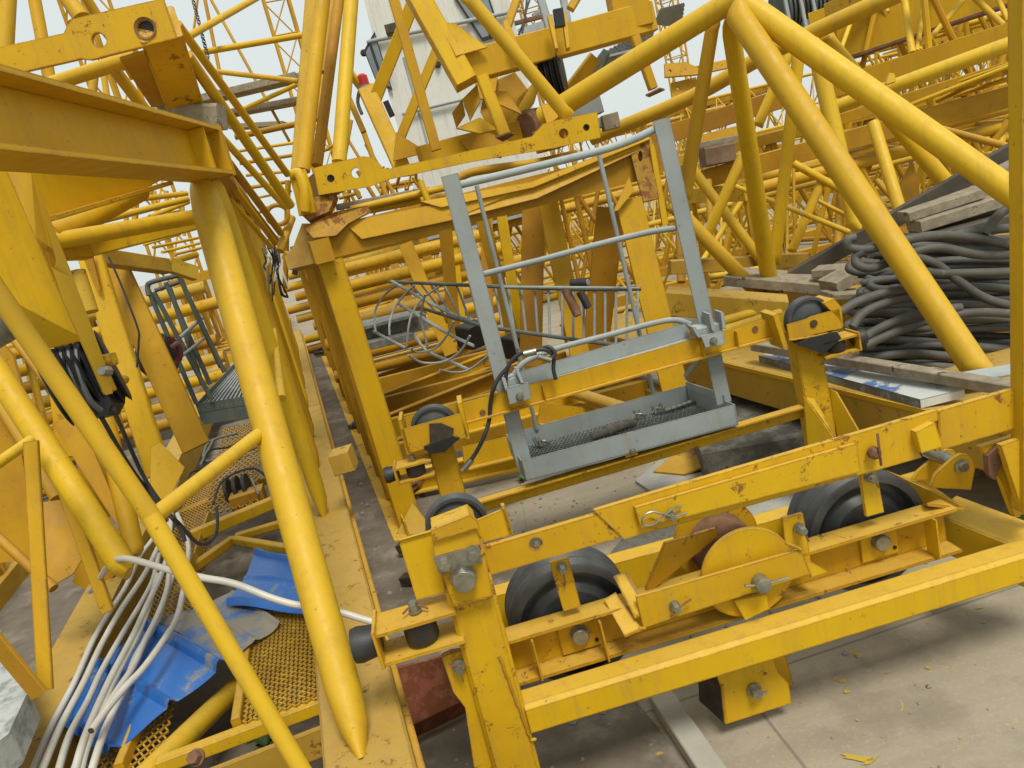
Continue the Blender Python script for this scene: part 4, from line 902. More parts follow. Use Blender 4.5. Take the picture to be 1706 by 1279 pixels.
# mesh deck behind it
md=Thing('mesh_deck','grey expanded-metal deck seen from below at top centre','walkway deck',P(1010,120,6))
grating([P(985,160,6.2),P(1000,90,6.0),P(1090,40,6.0),P(1085,95,6.2)],10,13,.012,GAL,md,'mesh_panel'); md.part('frame_bar',MB().box(P(975,165,6.1),P(1010,85,5.95),.05,.05),GALD); md.part('frame_bar',MB().box(P(1000,97,6.0),P(1075,78,6.0),.02,.03),GAL)
grating([P(1090,40,6.1),P(1100,15,6.0),P(1140,5,6.0),P(1135,45,6.2)],6,12,.012,GAL,md,'mesh_panel')
# ================================================================ WHITE MACHINERY CAB
d0=9.5
cb=Thing('machinery_cab','large off-white crane cab with dark-framed windows behind the top centre frame','crane cab',V((.0,9.5,0)))
A0=P(622,60,d0); ux=uF; base=V((A0.x,A0.y,1.35)); HTc=3.6
def cbp(x,y,z): return base+ux*x+V((-ux.y,ux.x,0))*y+Z*z
CW=1.8
def boxw(a,b,c,d,h,mb): 
    vs=[a,b,c,d]+[p+Z*h for p in (a,b,c,d)]
    return mb.add(vs,[(0,1,2,3),(4,5,6,7),(0,1,5,4),(1,2,6,5),(2,3,7,6),(3,0,4,7)])
cb.part('body',boxw(cbp(0,0,0),cbp(CW,0,0),cbp(CW,2.2,0),cbp(0,2.2,0),HTc,MB()),WHT)
for x in (.30,): cb.part('panel_seam',MB().box(cbp(x,-.002,0),cbp(x,-.002,HTc),.012,.008,up=ux,anchor='c',c=.001),WHT)
cb.part('rain_gutter',MB().tube(cbp(.1,-.05,1.62),cbp(1.55,-.05,1.62),.02,None,10),GAL); cb.part('hand_rail',MB().tube(cbp(-.1,-.05,2.55),cbp(1.9,-.05,2.5),.025,None,10),GAL)
cb.part('skirt',MB().box(cbp(-.02,-.03,.04),cbp(CW,-.03,.04),.10,.06,anchor='c'),GAL)
def window(mb_pts,parts):
    c=sum(mb_pts,V((0,0,0)))/4
    fr_=cb.part('window',MB().plate(mb_pts,.03,[[c+(p-c)*.86 for p in mb_pts]]),BLK)
    mesh_obj('pane',MB().plate([c+(p-c)*.87 for p in mb_pts],.01),GLS,fr_,cb.org)
    mesh_obj('divider',MB().box((mb_pts[0]+mb_pts[1])/2,(mb_pts[2]+mb_pts[3])/2,.03,.03,up=ux,anchor='c'),BLK,fr_,cb.org)
def pln(pts,off): 
    pl=(cbp(0,-off,0),V((-ux.y,ux.x,0))); return [W(x,y,pl) for x,y in pts]
window(pln([(756,-6),(812,-14),(836,58),(804,68)],.04),cb)
window(pln([(618,50),(631,66),(676,176),(652,140)],.04),cb) if False else window(pln([(606,84),(624,52),(654,150),(628,140)],.05),cb)
for x,y in ((634,185),(606,88),(729,107)): cb.part('stud',MB().bolt(pln([(x,y)],.02)[0],-V((-ux.y,ux.x,0)),.035),BLK)
cb.part('door_strip',MB().box(*pln([(672,95),(716,255)],.01),.03,.015,up=ux),GAL)
# cable tray / grey rails behind the frame top
gb2=Thing('guard_rail','grey steel posts and rusty rail above the box beam at top centre','guard rail',P(900,40,5.4))
gb2.part('post',MB().box(P(897,-15,5.3),P(916,48,5.3),.055,.03,up=uF,anchor='c'),GAL); gb2.part('post',MB().box(P(936,-15,5.3),P(946,38,5.3),.05,.03,up=uF,anchor='c'),GAL)
gb2.part('rail',MB().box(P(858,38,5.5),P(905,26,5.5),.03,.03),RST); gb2.part('panel',MB().plate([P(862,48,5.5),P(906,34,5.5),P(908,55,5.5),P(868,66,5.5)],.02),GAL)
gb2.part('stay',MB().box(P(888,26,5.6),P(905,14,5.6),.03,.02),GAL)
for k,pts in enumerate(([(884,-5,5.2),(876,20,5.2),(870,55,5.2)],[(878,-5,5.2),(874,30,5.2),(864,58,5.2)])): solo('black_cable',MB().path([P(*x) for x in pts],.007,6,4),RUB,('left','right')[1-k]+' one of two thin black cables dangling above the box beam','cable')

# ================================================================ RIGHT LATTICE JIB
jb=Thing('jib_section','big round-tube lattice jib section at right, its tubes meeting at the top edge','jib section',V((1.6,4,0)))
def J(p,q,w,mt=YELP,flat=0,w2=None,name='brace'): return TB(jb,name,p,q,w,mt,w2,flat)
J((905,196,4.55),(1240,-12,3.75),36,YELP,0,38,'chord')
jb.part('chord',MB().path([P(985,231,5.6),P(1149,163,5.2),P(1290,84,4.8),P(1500,-12,4.3)],.050,16,4),YELP)
J((1320,205,5.2),(1720,60,4.4),24,YELP,name='chord')
J((1221,12,3.75),(1640,634,3.12),41,YELP,.04,46); J((1243,8,3.75),(1712,340,3.2),41,YELP,0,44)
J((1356,68,4.6),(1428,384,4.6),27,YELP,.05); J((1214,25,3.9),(1288,508,5.1),30,YEL,.05,27); J((1189,32,4.0),(1140,330,4.5),23,YELP,.05,24); J((1331,86,5.0),(1290,440,5.3),20,YEL,.05); J((1371,60,4.7),(1590,322,4.6),27,YEL,.05)
J((1118,338,5.0),(1276,502,5.0),24,YELP,.05); J((1240,255,5.2),(1175,398,5.4),18,YELP,.05); J((1318,82,5.1),(1262,210,5.2),17,YELP,.05); J((1152,280,5.6),(1270,436,5.5),17,YELP,.05)
J((1370,300,5.7),(1318,420,5.8),15,YEL,.05); J((1322,272,5.7),(1480,360,5.6),13,YEL); J((1225,310,6),(1418,388,4.9),8.5,YEL,0); J((1322,270,6),(1324,432,6),5,YEL)
J((1455,205,5.7),(1506,372,5.4),20,YELP); J((1550,210,5.2),(1700,250,5.0),12,YELO)
jb.part('lug',MB().plate([P(1476,140,4.7),P(1482,121,4.7),P(1490,122,4.7),P(1493,135,4.7)],.03),YELP)
# base beam (parallel to the aisle)
z0=.50
e1,e2=Zp(1575,689,z0),Zp(1207,603,z0); dd=(e1-e2).normalized(); sd_=V((-dd.y,dd.x,0)); sd_=sd_ if sd_.x>0 else -sd_
jb.part('base_beam',MB().box(e2-dd*2.5+sd_*.21-Z*.10,e1+dd*.7+sd_*.21-Z*.10,.20,.42,anchor='c',c=.006),TAN)
jb.part('base_lip',MB().box(e2-dd*2.5-sd_*.003-Z*.012,e1+dd*.7-sd_*.003-Z*.012,.024,.012,anchor='c',c=.001),YELR)
dk0=e1+sd_*.42+dd*.3; dk1=e1+sd_*.42-dd*1.5
jb.part('deck_plate',MB().plate([dk0-Z*.02,dk1-Z*.02,dk1+sd_*1.3-Z*.02,dk0+sd_*1.3-Z*.02],.02,(),Z),TAN)
jb.part('base_beam',MB().box(dk0+sd_*1.2-Z*.27,dk1+sd_*1.2-Z*.27+dd*-1.5,.46,.16,anchor='c'),TAN); jb.part('base_beam',MB().box(dk0+sd_*.1-Z*.38,dk1+sd_*.1-Z*.38,.24,.10,anchor='c'),TAN)
jb.part('cross_beam',MB().box(P(1110,500,4.9),P(1310,516,4.7),.15,.25,anchor='c'),TAN); jb.part('cross_beam',MB().box(P(1115,445,5.6),P(1345,432,5.6),.10,.12,anchor='c'),TAN)
jb.part('base_tube',MB().tube(P(1170,545,4.6),P(1300,508,4.7),.03,None,14),YELP); jb.part('base_tube',MB().tube(P(1175,560,4.4),P(1300,522,4.5),.03,None,14),YELP)
jb.part('base_tube',MB().tube(P(1180,462,5.2),P(1280,445,5.3),.022,None,14),YELP)
# box beams of the section lying just beyond
bx=Thing('boom_section','stack of long yellow box beams and thin rods slanting up to the right edge','boom section',V((2.6,5.5,1.3)))
def BX(p,q,h,t=.15,mt=YEL,n='box_beam'): return bx.part(n,MB().box(p,q,px2m(h,p,q),t,anchor='c'),mt)
BX((1165,300,6.6),(1720,150,5.6),32,.14,YELO); BX((1380,205,6.2),(1720,100,5.4),19,.12,YELO); BX((1380,150,6.4),(1720,44,5.6),33,.14,YEL); BX((1060,240,7.2),(1300,165,6.8),30,.14,YELO)
BX((1355,70,7.4),(1720,-55,6.6),95,.12,YEL,'wide_girder')
bx.part('girder_flange',MB().box(P(1390,105,7.2),P(1720,-5,6.4),.03,.3,anchor='c'),RST)
for (x1,y1,x2,y2,w) in ((1490,185,1720,95,7),(1560,168,1720,95,8),(1590,160,1720,118,7),(1500,170,1720,92,4)):
    TB(bx,'tie_rod',(x1,y1,5.9),(x2,y2,5.3),w,YEL)
for (x1,y1,x2,y2,w) in ((1506,-8,1520,88,11),(1541,-8,1528,85,8),(1612,-8,1532,84,9),(1620,-8,1672,42,10),(1660,-8,1680,35,8),(1420,30,1402,80,7),(1470,-8,1480,20,5)):
    TB(bx,'lacing',(x1,y1,6.2),(x2,y2,6.0),w,YELP)
for (x1,y1,x2,y2,w) in ((1500,205,1350,225,3),(1610,295,1680,200,14),(1690,165,1660,260,13),(1580,250,1710,262,11),(1630,215,1710,240,12)):
    TB(bx,'lacing',(x1,y1,6.4),(x2,y2,6.2),w,YEL)
# ---- timber and cable pile on the beam at right
pk=[((1296,478,5.0),(1712,240,4.3),26,.10,WOODD,'long dark wet plank slanting up behind the big tubes'),
((1515,362,3.9),(1640,322,3.85),16,.14,WOOD,'grey plank end just under the long dark plank'),
((1535,378,3.85),(1690,330,3.8),19,.16,WOOD,'lowest light plank on the pile above the cable coil'),
((1585,340,3.95),(1712,295,3.9),18,.14,WOOD,'light plank in the middle of the right-hand pile'),
((1640,305,4.05),(1712,268,4.0),13,.14,WOOD,'uppermost light plank at the right edge'),
((1560,400,3.8),(1712,362,3.75),22,.3,WOODD,'wide dark board under the light planks above the coil'),
((1205,468,5.0),(1400,486,4.6),17,.30,WOOD,'long flat grey board left of the cable coil'),
((1352,457,4.7),(1440,450,4.5),13,.16,WOOD,'short pale board leaning on the grey board near the coil'),
((1395,480,4.3),(1440,455,4.3),20,.2,WOOD,'chunky pale block touching the coil\'s left end'),
((1390,496,4.2),(1450,492,4.2),10,.2,WOOD,'thin dark-edged block below the coil\'s left end')]
for p,q,w,t,mt,lb in pk: solo('timber_plank',MB().box(p,q,px2m(w,p,q),t,c=.004),mt,lb,'timber','timber stacked around the cable coil')
solo('timber_batten',MB().box(Zp(1250,578,.60),Zp(1700,655,.60),.045,.06,c=.004),WOOD,'long grey batten lying in front of the cable coil','timber')
a,b,c3,d3=Zp(1264,592,.54),Zp(1533,665,.54),Zp(1605,648,.56),Zp(1345,570,.56)
pn=Thing('folded_sheet','folded white metal panel with blue film under the long batten','metal panel',Zp(1430,630,.5))
pn.part('edge',MB().plate([a,b,b-Z*.038,a-Z*.038],.004,(),vT),GAL); pn.part('face',MB().plate([a,b,c3,d3],.004,(),Z),simple('blue_white_film',(.09,.17,.36),(.52,.54,.52),4,.4,thr=(.45,.5))); pn.part('end_flap',MB().plate([b,c3,c3-Z*.035,b-Z*.038],.004,(),uT),WHT)
pn2=solo('metal_strip',MB().box(Zp(1560,645,.56),Zp(1712,620,.56),.01,.12),GAL,'pale metal strip poking out right of the big tube foot','metal strip')
# the coil: about forty turns of heavy cable folded to and fro
random.seed(11)
mb=MB(); rows=[]
def ypos(k): return 612-9.2*k
turns=31
for k in range(turns):
    yl=608-7.0*k; d=3.45+.010*k+random.uniform(-.05,.12)
    xl=1440+random.uniform(-16,26)-(10 if 6<k<18 else 0)
    if k<5: xl=1415+random.uniform(0,60)
    if k>27: xl=1500+random.uniform(-40,60)
    pts=[]; ph=random.uniform(0,6); am=random.uniform(1.5,3.8); sl_=random.uniform(-.04,.05)
    if k<7: sl_=.10+.02*random.random()-.01*k
    for j in range(8):
        x=xl+(1790-xl)*j/7
        y=yl+(x-xl)*sl_*.5+am*math.sin(ph+j*1.1)+ (10*(1-j/2) if j<2 and k%2 else 0)
        pts.append(P(x,y,d+.10*math.sin(j*.9+ph)*.5))
    mb.path(pts,.0195*random.uniform(.92,1.1),12,5)
    if k%2==0 and k<turns-1:     # folded end joining two turns
        x=xl; p1=P(x,yl,d); 
        mb.path([P(x+30,yl-1,d),P(x+4,yl,d),P(x-14,yl-5,d+.02),P(x-12,yl-13,d+.03),P(x+8,yl-17,d+.03),P(x+34,yl-16,d+.02)],.0195,12,5)
for k in range(0,turns-1,2):
    yl=600-7.0*k; d=3.45+.010*k
    mb.path([P(1745,yl+1,d),P(1790,yl,d),P(1812,yl-4,d+.02),P(1810,yl-11,d+.02),P(1788,yl-14,d+.02),P(1740,yl-13,d+.02)],.0195,12,5)
extra=[[(1425,395),(1412,400),(1416,412),(1445,415),(1500,402),(1560,392),(1640,398),(1740,425)],[(1440,418),(1426,428),(1430,442),(1455,446),(1500,428),(1560,412),(1640,425),(1760,420)],
[(1525,428),(1560,440),(1600,470),(1650,500),(1740,520)],[(1640,390),(1660,362),(1690,340),(1740,325)],[(1590,392),(1620,384),(1680,380),(1750,372)],[(1400,520),(1430,502),(1480,486),(1540,480)],[(1420,545),(1440,520),(1490,500),(1560,490)],[(1440,575),(1500,550),(1560,530),(1640,520),(1760,530)],[(1425,570),(1480,540),(1540,520),(1600,512)],[(1485,430),(1540,452),(1600,455),(1760,450)]]
for e in extra: mb.path([P(x,y,3.36+.03*random.random()) for x,y in e],.0205,12,6)
solo('cable_coil',mb,HOSE,'big heap of thick grey-black cable folded to and fro behind the slanting tube','cable coil')

# ================================================================ CAGED LADDER, ROLLERS AND OTHER LOOSE GEAR IN THE ROW
ld=Thing('caged_ladder','grey caged ladder lying on its side with curved hoops inside the right row','ladder',P(800,530,5.2))
def lerp(a,b,t): return a+(b-a)*t
r1=[P(648,469,5.6),P(783,475,4.5),P(940,481,4.2),P(1068,481,4.08)]; r2=[P(700,512,5.3),P(800,541,4.5),P(940,563,4.2),P(1068,580,4.08)]
ld.part('rail',MB().path(r1,.012,8,4),GALD); ld.part('rail',MB().path(r2,.012,8,4),GALD)
def onp(r,x):
    for a,b,xa,xb in ((r[0],r[1],0,1),(r[1],r[2],1,2),(r[2],r[3],2,3)):
        if x<=xb: return a.lerp(b,x-xa)
for k in range(20):
    t=.30+k*.14
    if t<3: ld.part('rung',MB().tube(onp(r1,t),onp(r2,t),.0075,None,8),GAL)
hoops=[[(661,475),(642,490),(627,512),(624,531),(626,554)],[(691,475),(671,494),(656,516),(649,539),(649,559)],[(732,477),(702,499),(686,524),(680,550),(678,578)],[(708,490),(701,527),(706,552),(712,576)],[(684,580),(695,587),(725,580),(744,559),(755,535)],[(680,591),(704,604),(740,602),(766,586),(783,559)],[(732,616),(755,620),(781,616),(815,591)]]
for k,h in enumerate(hoops): ld.part('hoop',MB().path([P(x,y,5.0-.10*k+.1*math.sin(j)) for j,(x,y) in enumerate(h)],.0075,6,5),GAL)
for h in ([(652,468),(710,501),(762,527),(782,532)],[(663,505),(706,531),(747,556),(789,576)],[(622,552),(676,580)],[(691,556),(710,584),(751,602),(781,616)]):
    ld.part('strip',MB().path([P(x,y,5.2-.2*j) for j,(x,y) in enumerate(h)],.011,6,3),GAL)
for k,(a,b,r,lb) in enumerate((((952,472,4.0),(979,470,3.95),.024,'black-brown rubber roller lying along the ladder rail, pale end facing us'),((942,482,4.05),(963,525,4.05),.025,'longer rubber roller hanging by a wire from the ladder rail'),((966,486,4.1),(980,512,4.1),.022,'shorter rubber roller hanging beside the long one'))):
    o=solo('rubber_roller',MB().tube(a,b,r,None,18),RST if k==1 else RUB,lb,'roller','rubber rollers tied to the ladder')
    q=V(pt(b)); d=(q-V(pt(a))).normalized(); sub(o,'end_cap',MB().lathe(q,d,[(0,r*.75),(.004,r*.7)],16),CBLK if k==0 else DST)
solo('bundle_of_grating',MB().box(P(600,560,6.2),P(712,535,6.4),.14,.5).box(P(600,548,6.0),P(705,522,6.2),.03,.3).box(P(603,580,5.9),P(690,560,6.1),.06,.4),simple('dirty_galvanised',(.30,.31,.28),(.14,.14,.12),20,.7),'grey bundle of galvanised grating across the right row behind the hoops','grating bundle')
for k,(x,y,lb) in enumerate(((772,562,'left'),(848,580,'right'))): solo('black_box',MB().box(P(x-12,y,5.3),P(x+12,y+4,5.2),.16,.2,c=.01),BLK,lb+' one of two black boxes standing behind the ladder rails','box')

# ================================================================ YARD FULL OF SECTIONS BEYOND
def make_section(kind):
    L,w_,h_,n,cr_,br_=dict(tube=(6,1.2,1.2,6,.05,.026),boxy=(5,1.5,1.5,4,.065,.032),jib=(7,1.0,.95,9,.034,.016))[kind]
    t=Thing('lattice_section','x','mast section',V((0,0,0)))
    mats=dict(tube=YELB,boxy=YELO,jib=YELP)[kind]
    ys=((-w_/2,0),(w_/2,0),(w_/2,h_),(-w_/2,h_)) if kind!='jib' else ((-w_/2,0),(w_/2,0),(0,h_))
    m=len(ys)
    for (y,z) in ys:
        a,b=V((0,y,z+cr_)),V((L,y,z+cr_))
        t.part('chord',MB().box(a,b,cr_*2,cr_*2,anchor='c') if kind=='boxy' else MB().tube(a,b,cr_,None,12),mats)
    for k in range(n):
        x0=L*k/n;x1=L*(k+1)/n; xm=(x0+x1)/2
        for j in range(m):
            (ya,za),(yb,zb_)=ys[j],ys[(j+1)%m]
            t.part('brace',MB().tube(V((x0,ya,za+cr_)),V((xm,yb,zb_+cr_)),br_,None,8).tube(V((xm,yb,zb_+cr_)),V((x1,ya,za+cr_)),br_,None,8),mats)
            if k in (0,n//2): t.part('brace',MB().tube(V((x0+.02,ya,za+cr_)),V((x0+.02,yb,zb_+cr_)),br_,None,8),mats)
    if kind!='jib':
        for x in (0,L):
            for z in (cr_,h_+cr_):
                t.part('end_bar',MB().box(V((x,-w_/2-.05,z)),V((x,w_/2+.05,z)),.14,.03,anchor='c'),YELR)
    t.L=L; t.used=False
    return t
protos={k:make_section(k) for k in ('tube','boxy','jib')}
def place(kind,loc,az,label,group,roll=0):
    t=protos[kind]
    if not t.used: root=t.o; t.used=True
    else:
        root=t.o.copy(); C.objects.link(root)
        for ch_ in list(t.kids):
            c=ch_.copy(); C.objects.link(c); c.parent=root
    if not hasattr(t,'kids'): t.kids=[o for o in t.o.children]
    root.location=loc; root.rotation_euler=(roll,0,az); root['label']=label; root['category']='mast section'; root['group']=group
    return root
for t in protos.values(): t.kids=None
bpy.context.view_layer.update()
for t in protos.values(): t.kids=[o for o in bpy.data.objects if o.parent==t.o]
azF=math.atan2(uF.y,uF.x); azA=math.atan2(wA.y,wA.x)
ordn=['nearest','second','third','fourth','fifth','sixth','seventh','eighth']
random.seed(5)
G1='lattice sections in rows beyond the jib'
kinds=['tube','jib','boxy','tube','jib','tube','boxy','jib']
for r in range(8):
    y=6.6+1.75*r+(r>4)*(r-4)*1.5
    x=2.2-.30*(y-6)+random.uniform(-.3,.4)
    for s in range(3 if r>1 else 2):
        k=kinds[(r+s)%8]
        place(k,V((x,y+.08*(x),.0)),azF+random.uniform(-.05,.05),'yellow lattice section on the ground in the %s row behind the jib, %s along'%(ordn[r],['left end','middle','right end'][s]),G1)
        if s>0 or r==0 or r>5:
            k2=kinds[(r+s+3)%8]
            place(k2,V((x+random.uniform(.9,1.8) if (s==0) else x,y+.1*x,1.62 if k=='boxy' else 1.34 if k=='tube' else 1.08)),azF+random.uniform(-.08,.08),'lattice section stacked on top in the %s row behind the jib, %s'%(ordn[r],['left part','middle part','right part'][s]),G1)
        x+=protos[k].L+.4
# left yard
G2='lattice sections in the yard at left'
for r,(off,z,k,s0,lb) in enumerate(((-3.0,0,'boxy',-.6,'lattice section just left of the left frame, on the ground'),(-3.1,0,'boxy',5.0,'lattice section left of the left frame, farther along'),(-3.1,1.62,'jib',1.5,'slim lattice section lying on top of the row at left'),
        (-4.8,0,'tube',.5,'second row lattice section at far left, near end'),(-4.8,0,'tube',7.0,'second row lattice section at far left, far end'),(-6.4,0,'boxy',2,'third row lattice section at far left'),(-6.4,1.62,'jib',3,'slim section on the third row at far left'),(-8.4,0,'tube',4,'fourth row lattice section at far left'),(-1.0,0,'boxy',12.5,'lattice section closing the far end of the aisle'),(1.4,0,'tube',13.0,'lattice section beyond the far end of the right row'))):
    p=e0+wA*s0+sA*off; place(k,V((p.x,p.y,z)),azA,lb,G2)
# upright thin lattices against the sky
for k,(x,y,az,h) in enumerate(((-6.5,17,.3,8),(-3.6,22,1.0,9),(3.5,26,.5,8),(9,30,.2,9),(14,28,.8,8))):
    t=Thing('lattice_mast','slim yellow lattice mast standing far off against the sky, '+['leftmost','second from left','middle one','second from right','rightmost'][k],'mast section',V((x,y,0)),'slim masts standing far off')
    mb=MB(); mb2=MB(); ww=.45; c4=[(math.cos(az+a)*ww,math.sin(az+a)*ww) for a in (0,1.57,3.14,4.71)]
    for (a,b) in c4: mb.tube(V((x+a,y+b,0)),V((x+a,y+b,h)),.04,None,8)
    for i in range(int(h)):
        for j in range(4):
            a,b=c4[j],c4[(j+1)%4]; mb2.tube(V((x+a[0],y+a[1],i)),V((x+b[0],y+b[1],i+1)),.02,None,6); mb2.tube(V((x+a[0],y+a[1],i)),V((x+b[0],y+b[1],i)),.02,None,6)
    t.part('leg_chords',mb,YELB); t.part('lacing',mb2,YELB)
# piles of girders across the far ends of both rows
def pile(c,n,cols,L,lbl,grp,dz=.17,seed=1,az=azF):
    random.seed(seed)
    for i in range(n):
        for j in range(cols):
            x=c.x+random.uniform(-.25,.25); y=c.y+j*.34+random.uniform(-.03,.03)+.0*i; z=c.z+i*dz
            d=V((math.cos(az+random.uniform(-.03,.03)),math.sin(az),0))
            a=V((x,y,z+.08)); b=a+d*(L+random.uniform(-.3,.3))
            if (i*3+j)%3==0: mb=MB().tube(a,b,.065,None,14)
            elif (i*3+j)%3==1: mb=MB().box(a,b,.14,.22,anchor='c')
            else: mb=MB().ibeam(a,b,.15,.16,.012,anchor='c')
            solo('girder',mb,(YELO,YELB,YELR,TAN)[(i+2*j)%4],lbl,'girder',grp)
p=fr(3.9,.1,.22); pile(p,8,1,1.85,'loose yellow girder piled across the right row beyond the ladder hoops','girders piled across the right row',.175,3)
p=fr(8.2,-.1,0); pile(p,10,1,2.4,'loose yellow girder piled across the far end of the right row','girders at the far end of the right row',.17,8)
p=e0+wA*7.5-sA*3.2; p.z=.1; pile(p,8,1,2.4,'loose orange-yellow girder piled behind the dark cage','girders piled behind the dark cage',.19,5)
p=e0+wA*9.5-sA*.3; p.z=.0
for k in range(9):
    s=2.0+k*1.05; x=random.uniform(.2,.5); c=e0+wA*s+sA*(x+.05); c.z=.0
    mb=MB()
    for q_ in range(4):
        o_=V((random.uniform(-.12,.12),random.uniform(-.3,.3),0)); z_=random.uniform(.02,.12)
        mb.box(c+o_+V((-.08,0,z_)),c+o_+V((.08,random.uniform(-.2,.2),z_+random.uniform(-.01,.06))),.05,.06)
    mb.tube(c+V((0,-.2,.03)),c+V((.06,.3,.10)),.016,None,8)
    solo('scrap_heap',mb,(DST,RST,YELO,GALD)[k%4],'small heap of %s scrap in the aisle, %s from the camera'%(('dark','rusty','yellow','grey')[k%4],ordn[min(k,7)] if k<8 else 'farthest'),'scrap','scrap lying along the aisle')
# hanging junk at the top of the aisle
hj=Thing('hanging_cable_bundle','tangle of black cables and straps hanging at the top of the aisle','cable tangle',P(455,440,4.5))
random.seed(4)
for k in range(9):
    x=440+random.uniform(-8,22); y=395+random.uniform(0,40); pts=[]
    for j in range(5): pts.append(P(x+j*random.uniform(1,6),y+j*random.uniform(12,24),4.4+random.uniform(-.2,.3)))
    hj.part('cable',MB().path(pts,random.uniform(.004,.010),6,4),RUB if k%3 else PIPE)
for k in range(5): hj.part('clip',MB().box(P(455+8*k,398+13*k,4.5),P(462+8*k,404+12*k,4.5),.05,.03),(STL,DST,YELR)[k%3])

# ================================================================ GROUND CLUTTER
cbk=solo('concrete_slab_block',MB().box(Zp(1194,748,.24)+V((0,.45,-.12)),Zp(1690,640,.24)+V((0,.3,-.12)),.24,.9,anchor='c',c=.01),MOSS,'mossy dark concrete block under the right end of the trolley','concrete block')
solo('concrete_slab',MB().plate([Zp(1058,800,.02),Zp(1215,668,.02),Zp(1560,770,.02),Zp(1300,960,.02)],.03,(),-Z),simple('pale_cement',(.40,.40,.36),(.30,.30,.27),7,.9),'pale cement slab showing between the trolley beams at right','slab')
solo('steel_plate',MB().plate([Zp(1088,785,.03),Zp(1120,758,.05),Zp(1200,745,.05),Zp(1178,775,.05),Zp(1140,790,.03)],.01,(),Z),YELR,'loose yellow plate lying on the concrete below the grey cage','steel plate')
solo('tread_plate',MB().plate([Zp(985,960,.03),Zp(1050,880,.03),Zp(1235,840,.03),Zp(1215,920,.03)],.006,(),Z),simple('grey_tread_plate',(.20,.20,.17),(.12,.12,.10),40,.6,metal=.3,bmp=.8),'grey tread plate seen behind the rope drum','tread plate')
rd=MB().plate([Zp(640,1120,.30),Zp(752,1090,.30),Zp(775,1165,.12),Zp(672,1215,.12)],.02).plate([Zp(672,1215,.12),Zp(775,1165,.12),Zp(782,1185,.02),Zp(680,1235,.02)],.02)
solo('red_channel',rd,REDP,'rusty dull red channel piece between the tan beam and the front post','channel piece')
solo('timber_plank',MB().box(Zp(1100,1160,.03),Zp(1215,1330,.03),.05,.075,anchor='c',c=.004),simple('pale_bleached_plank',(.42,.40,.33),(.33,.31,.25),5,.85),'pale bleached plank on the ground below the crossbeam','timber')
solo('blue_scrap',sheet(Zp(664,768,.05),Zp(684,760,.05),Zp(688,772,.05),Zp(668,780,.05),((.5,.2,1),),.02,8,3),BLUE,'tiny scrap of blue sheet by the left rear buffer','scrap')
solo('bolt_cluster',MB().bolt(Zp(560,1240,.40),V((-.5,-.4,.6)),.016,.03).bolt(Zp(556,1228,.41),V((.4,-.4,.6)),.014,.03).bolt(Zp(566,1232,.40),V((.1,.4,.8)),.013,.03),DST,'dark greasy bolts on the plate at the bottom left of centre','bolts')
solo('rusty_bolt',MB().bolt(P(327,1262,1.75),V((0,-.7,.6)),.016,.02),RST,'single rusty bolt on the platform frame at the bottom left','bolt')
random.seed(9)
def weed(x,y,z,n,s,lb):
    mb=MB(); c=Zp(x,y,z)
    for k in range(n):
        a=random.uniform(0,6.28); l=random.uniform(.4,1)*s; t=c+V((math.cos(a)*l*.7,math.sin(a)*l*.7,l*.6)); m_=(c+t)/2+Z*l*.25; w_=V((-math.sin(a),math.cos(a),0))*s*.09
        mb.add([c,m_+w_,t,m_-w_],[(0,1,2,3)])
    solo('weed',mb,LEAF,lb,'weed')
weed(480,1112,.30,14,.05,'little green weed poking up through the yellow mesh'); weed(445,1245,.05,18,.10,'green weed growing below the platform bars at bottom left'); weed(872,803,.0,16,.08,'dry weed on the ground below the grey cage\'s left end')
mb=MB()
for k in range(900):
    s=random.random()
    if k<420: p=e0+wA*(random.uniform(-.6,6))+sA*random.uniform(.05,.62)
    elif k<450: p=V((random.uniform(.4,1.8),random.uniform(1.2,2.3),0))
    elif k<760: p=V((random.uniform(-.5,1.4),random.uniform(2.4,4.2),0))
    else: p=V((random.uniform(-2.2,-.7),random.uniform(1.4,3.6),0))
    r=random.uniform(.003,.012)*(1.9 if k<420 and random.random()<.18 else 1); p.z=r*.4
    vs=[p+V((math.cos(a+random.uniform(-.3,.3)),math.sin(a),0))*r*random.uniform(.7,1.2) for a in (0,1.26,2.5,3.8,5)]+[p+V((random.uniform(-.3,.3)*r,random.uniform(-.3,.3)*r,r*.8))]
    mb.add(vs,[(i,(i+1)%5,5) for i in range(5)])
o=mesh_obj('gravel',mb,GRAV,None,V((0,0,0)),False); o['kind']='stuff'; o['label']='loose stones and crumbs of concrete scattered over the ground'; o['category']='gravel'
# lumpy weld beads along the trolley's joints
random.seed(21)
def weld(th,a,b,r=.0045):
    a=pt(a);b=pt(b); n=max(3,int((b-a).length/.012)); pts=[a.lerp(b,i/n)+V((random.uniform(-1,1),random.uniform(-1,1),random.uniform(-1,1)))*r*.35 for i in range(n+1)]
    th.part('weld_bead',MB().path(pts,r,7,1),YEL)
weld(tr,FP(832,1093,-.001),FP(884,1232,-.001)); weld(tr,FP(884,1232,-.001),FP(893,1231,-.002)); weld(tr,FP(1308,905,.042),FP(1335,916,.042)); weld(tr,FP(1563,684,.046),FP(1567,745,.046)); weld(tr,FP(1063,1046,.044),FP(1075,1046,.044))
weld(tr,FP(738,958,-.036),FP(806,920,-.036)); weld(tr,FP(757,1008,-.03),FP(821,992,-.03)); weld(tr,RP(1315,567,-.05),RP(1395,553,-.05)); weld(tr,FP(1203,1140,.098),FP(1209,1203,.098))
weld(lf,P(345,226,2.57),P(352,262,2.57)); weld(lf,P(236,846,1.69),P(262,882,1.685),.006); weld(lf,P(436,705,2.27),P(440,727,2.27),.006)
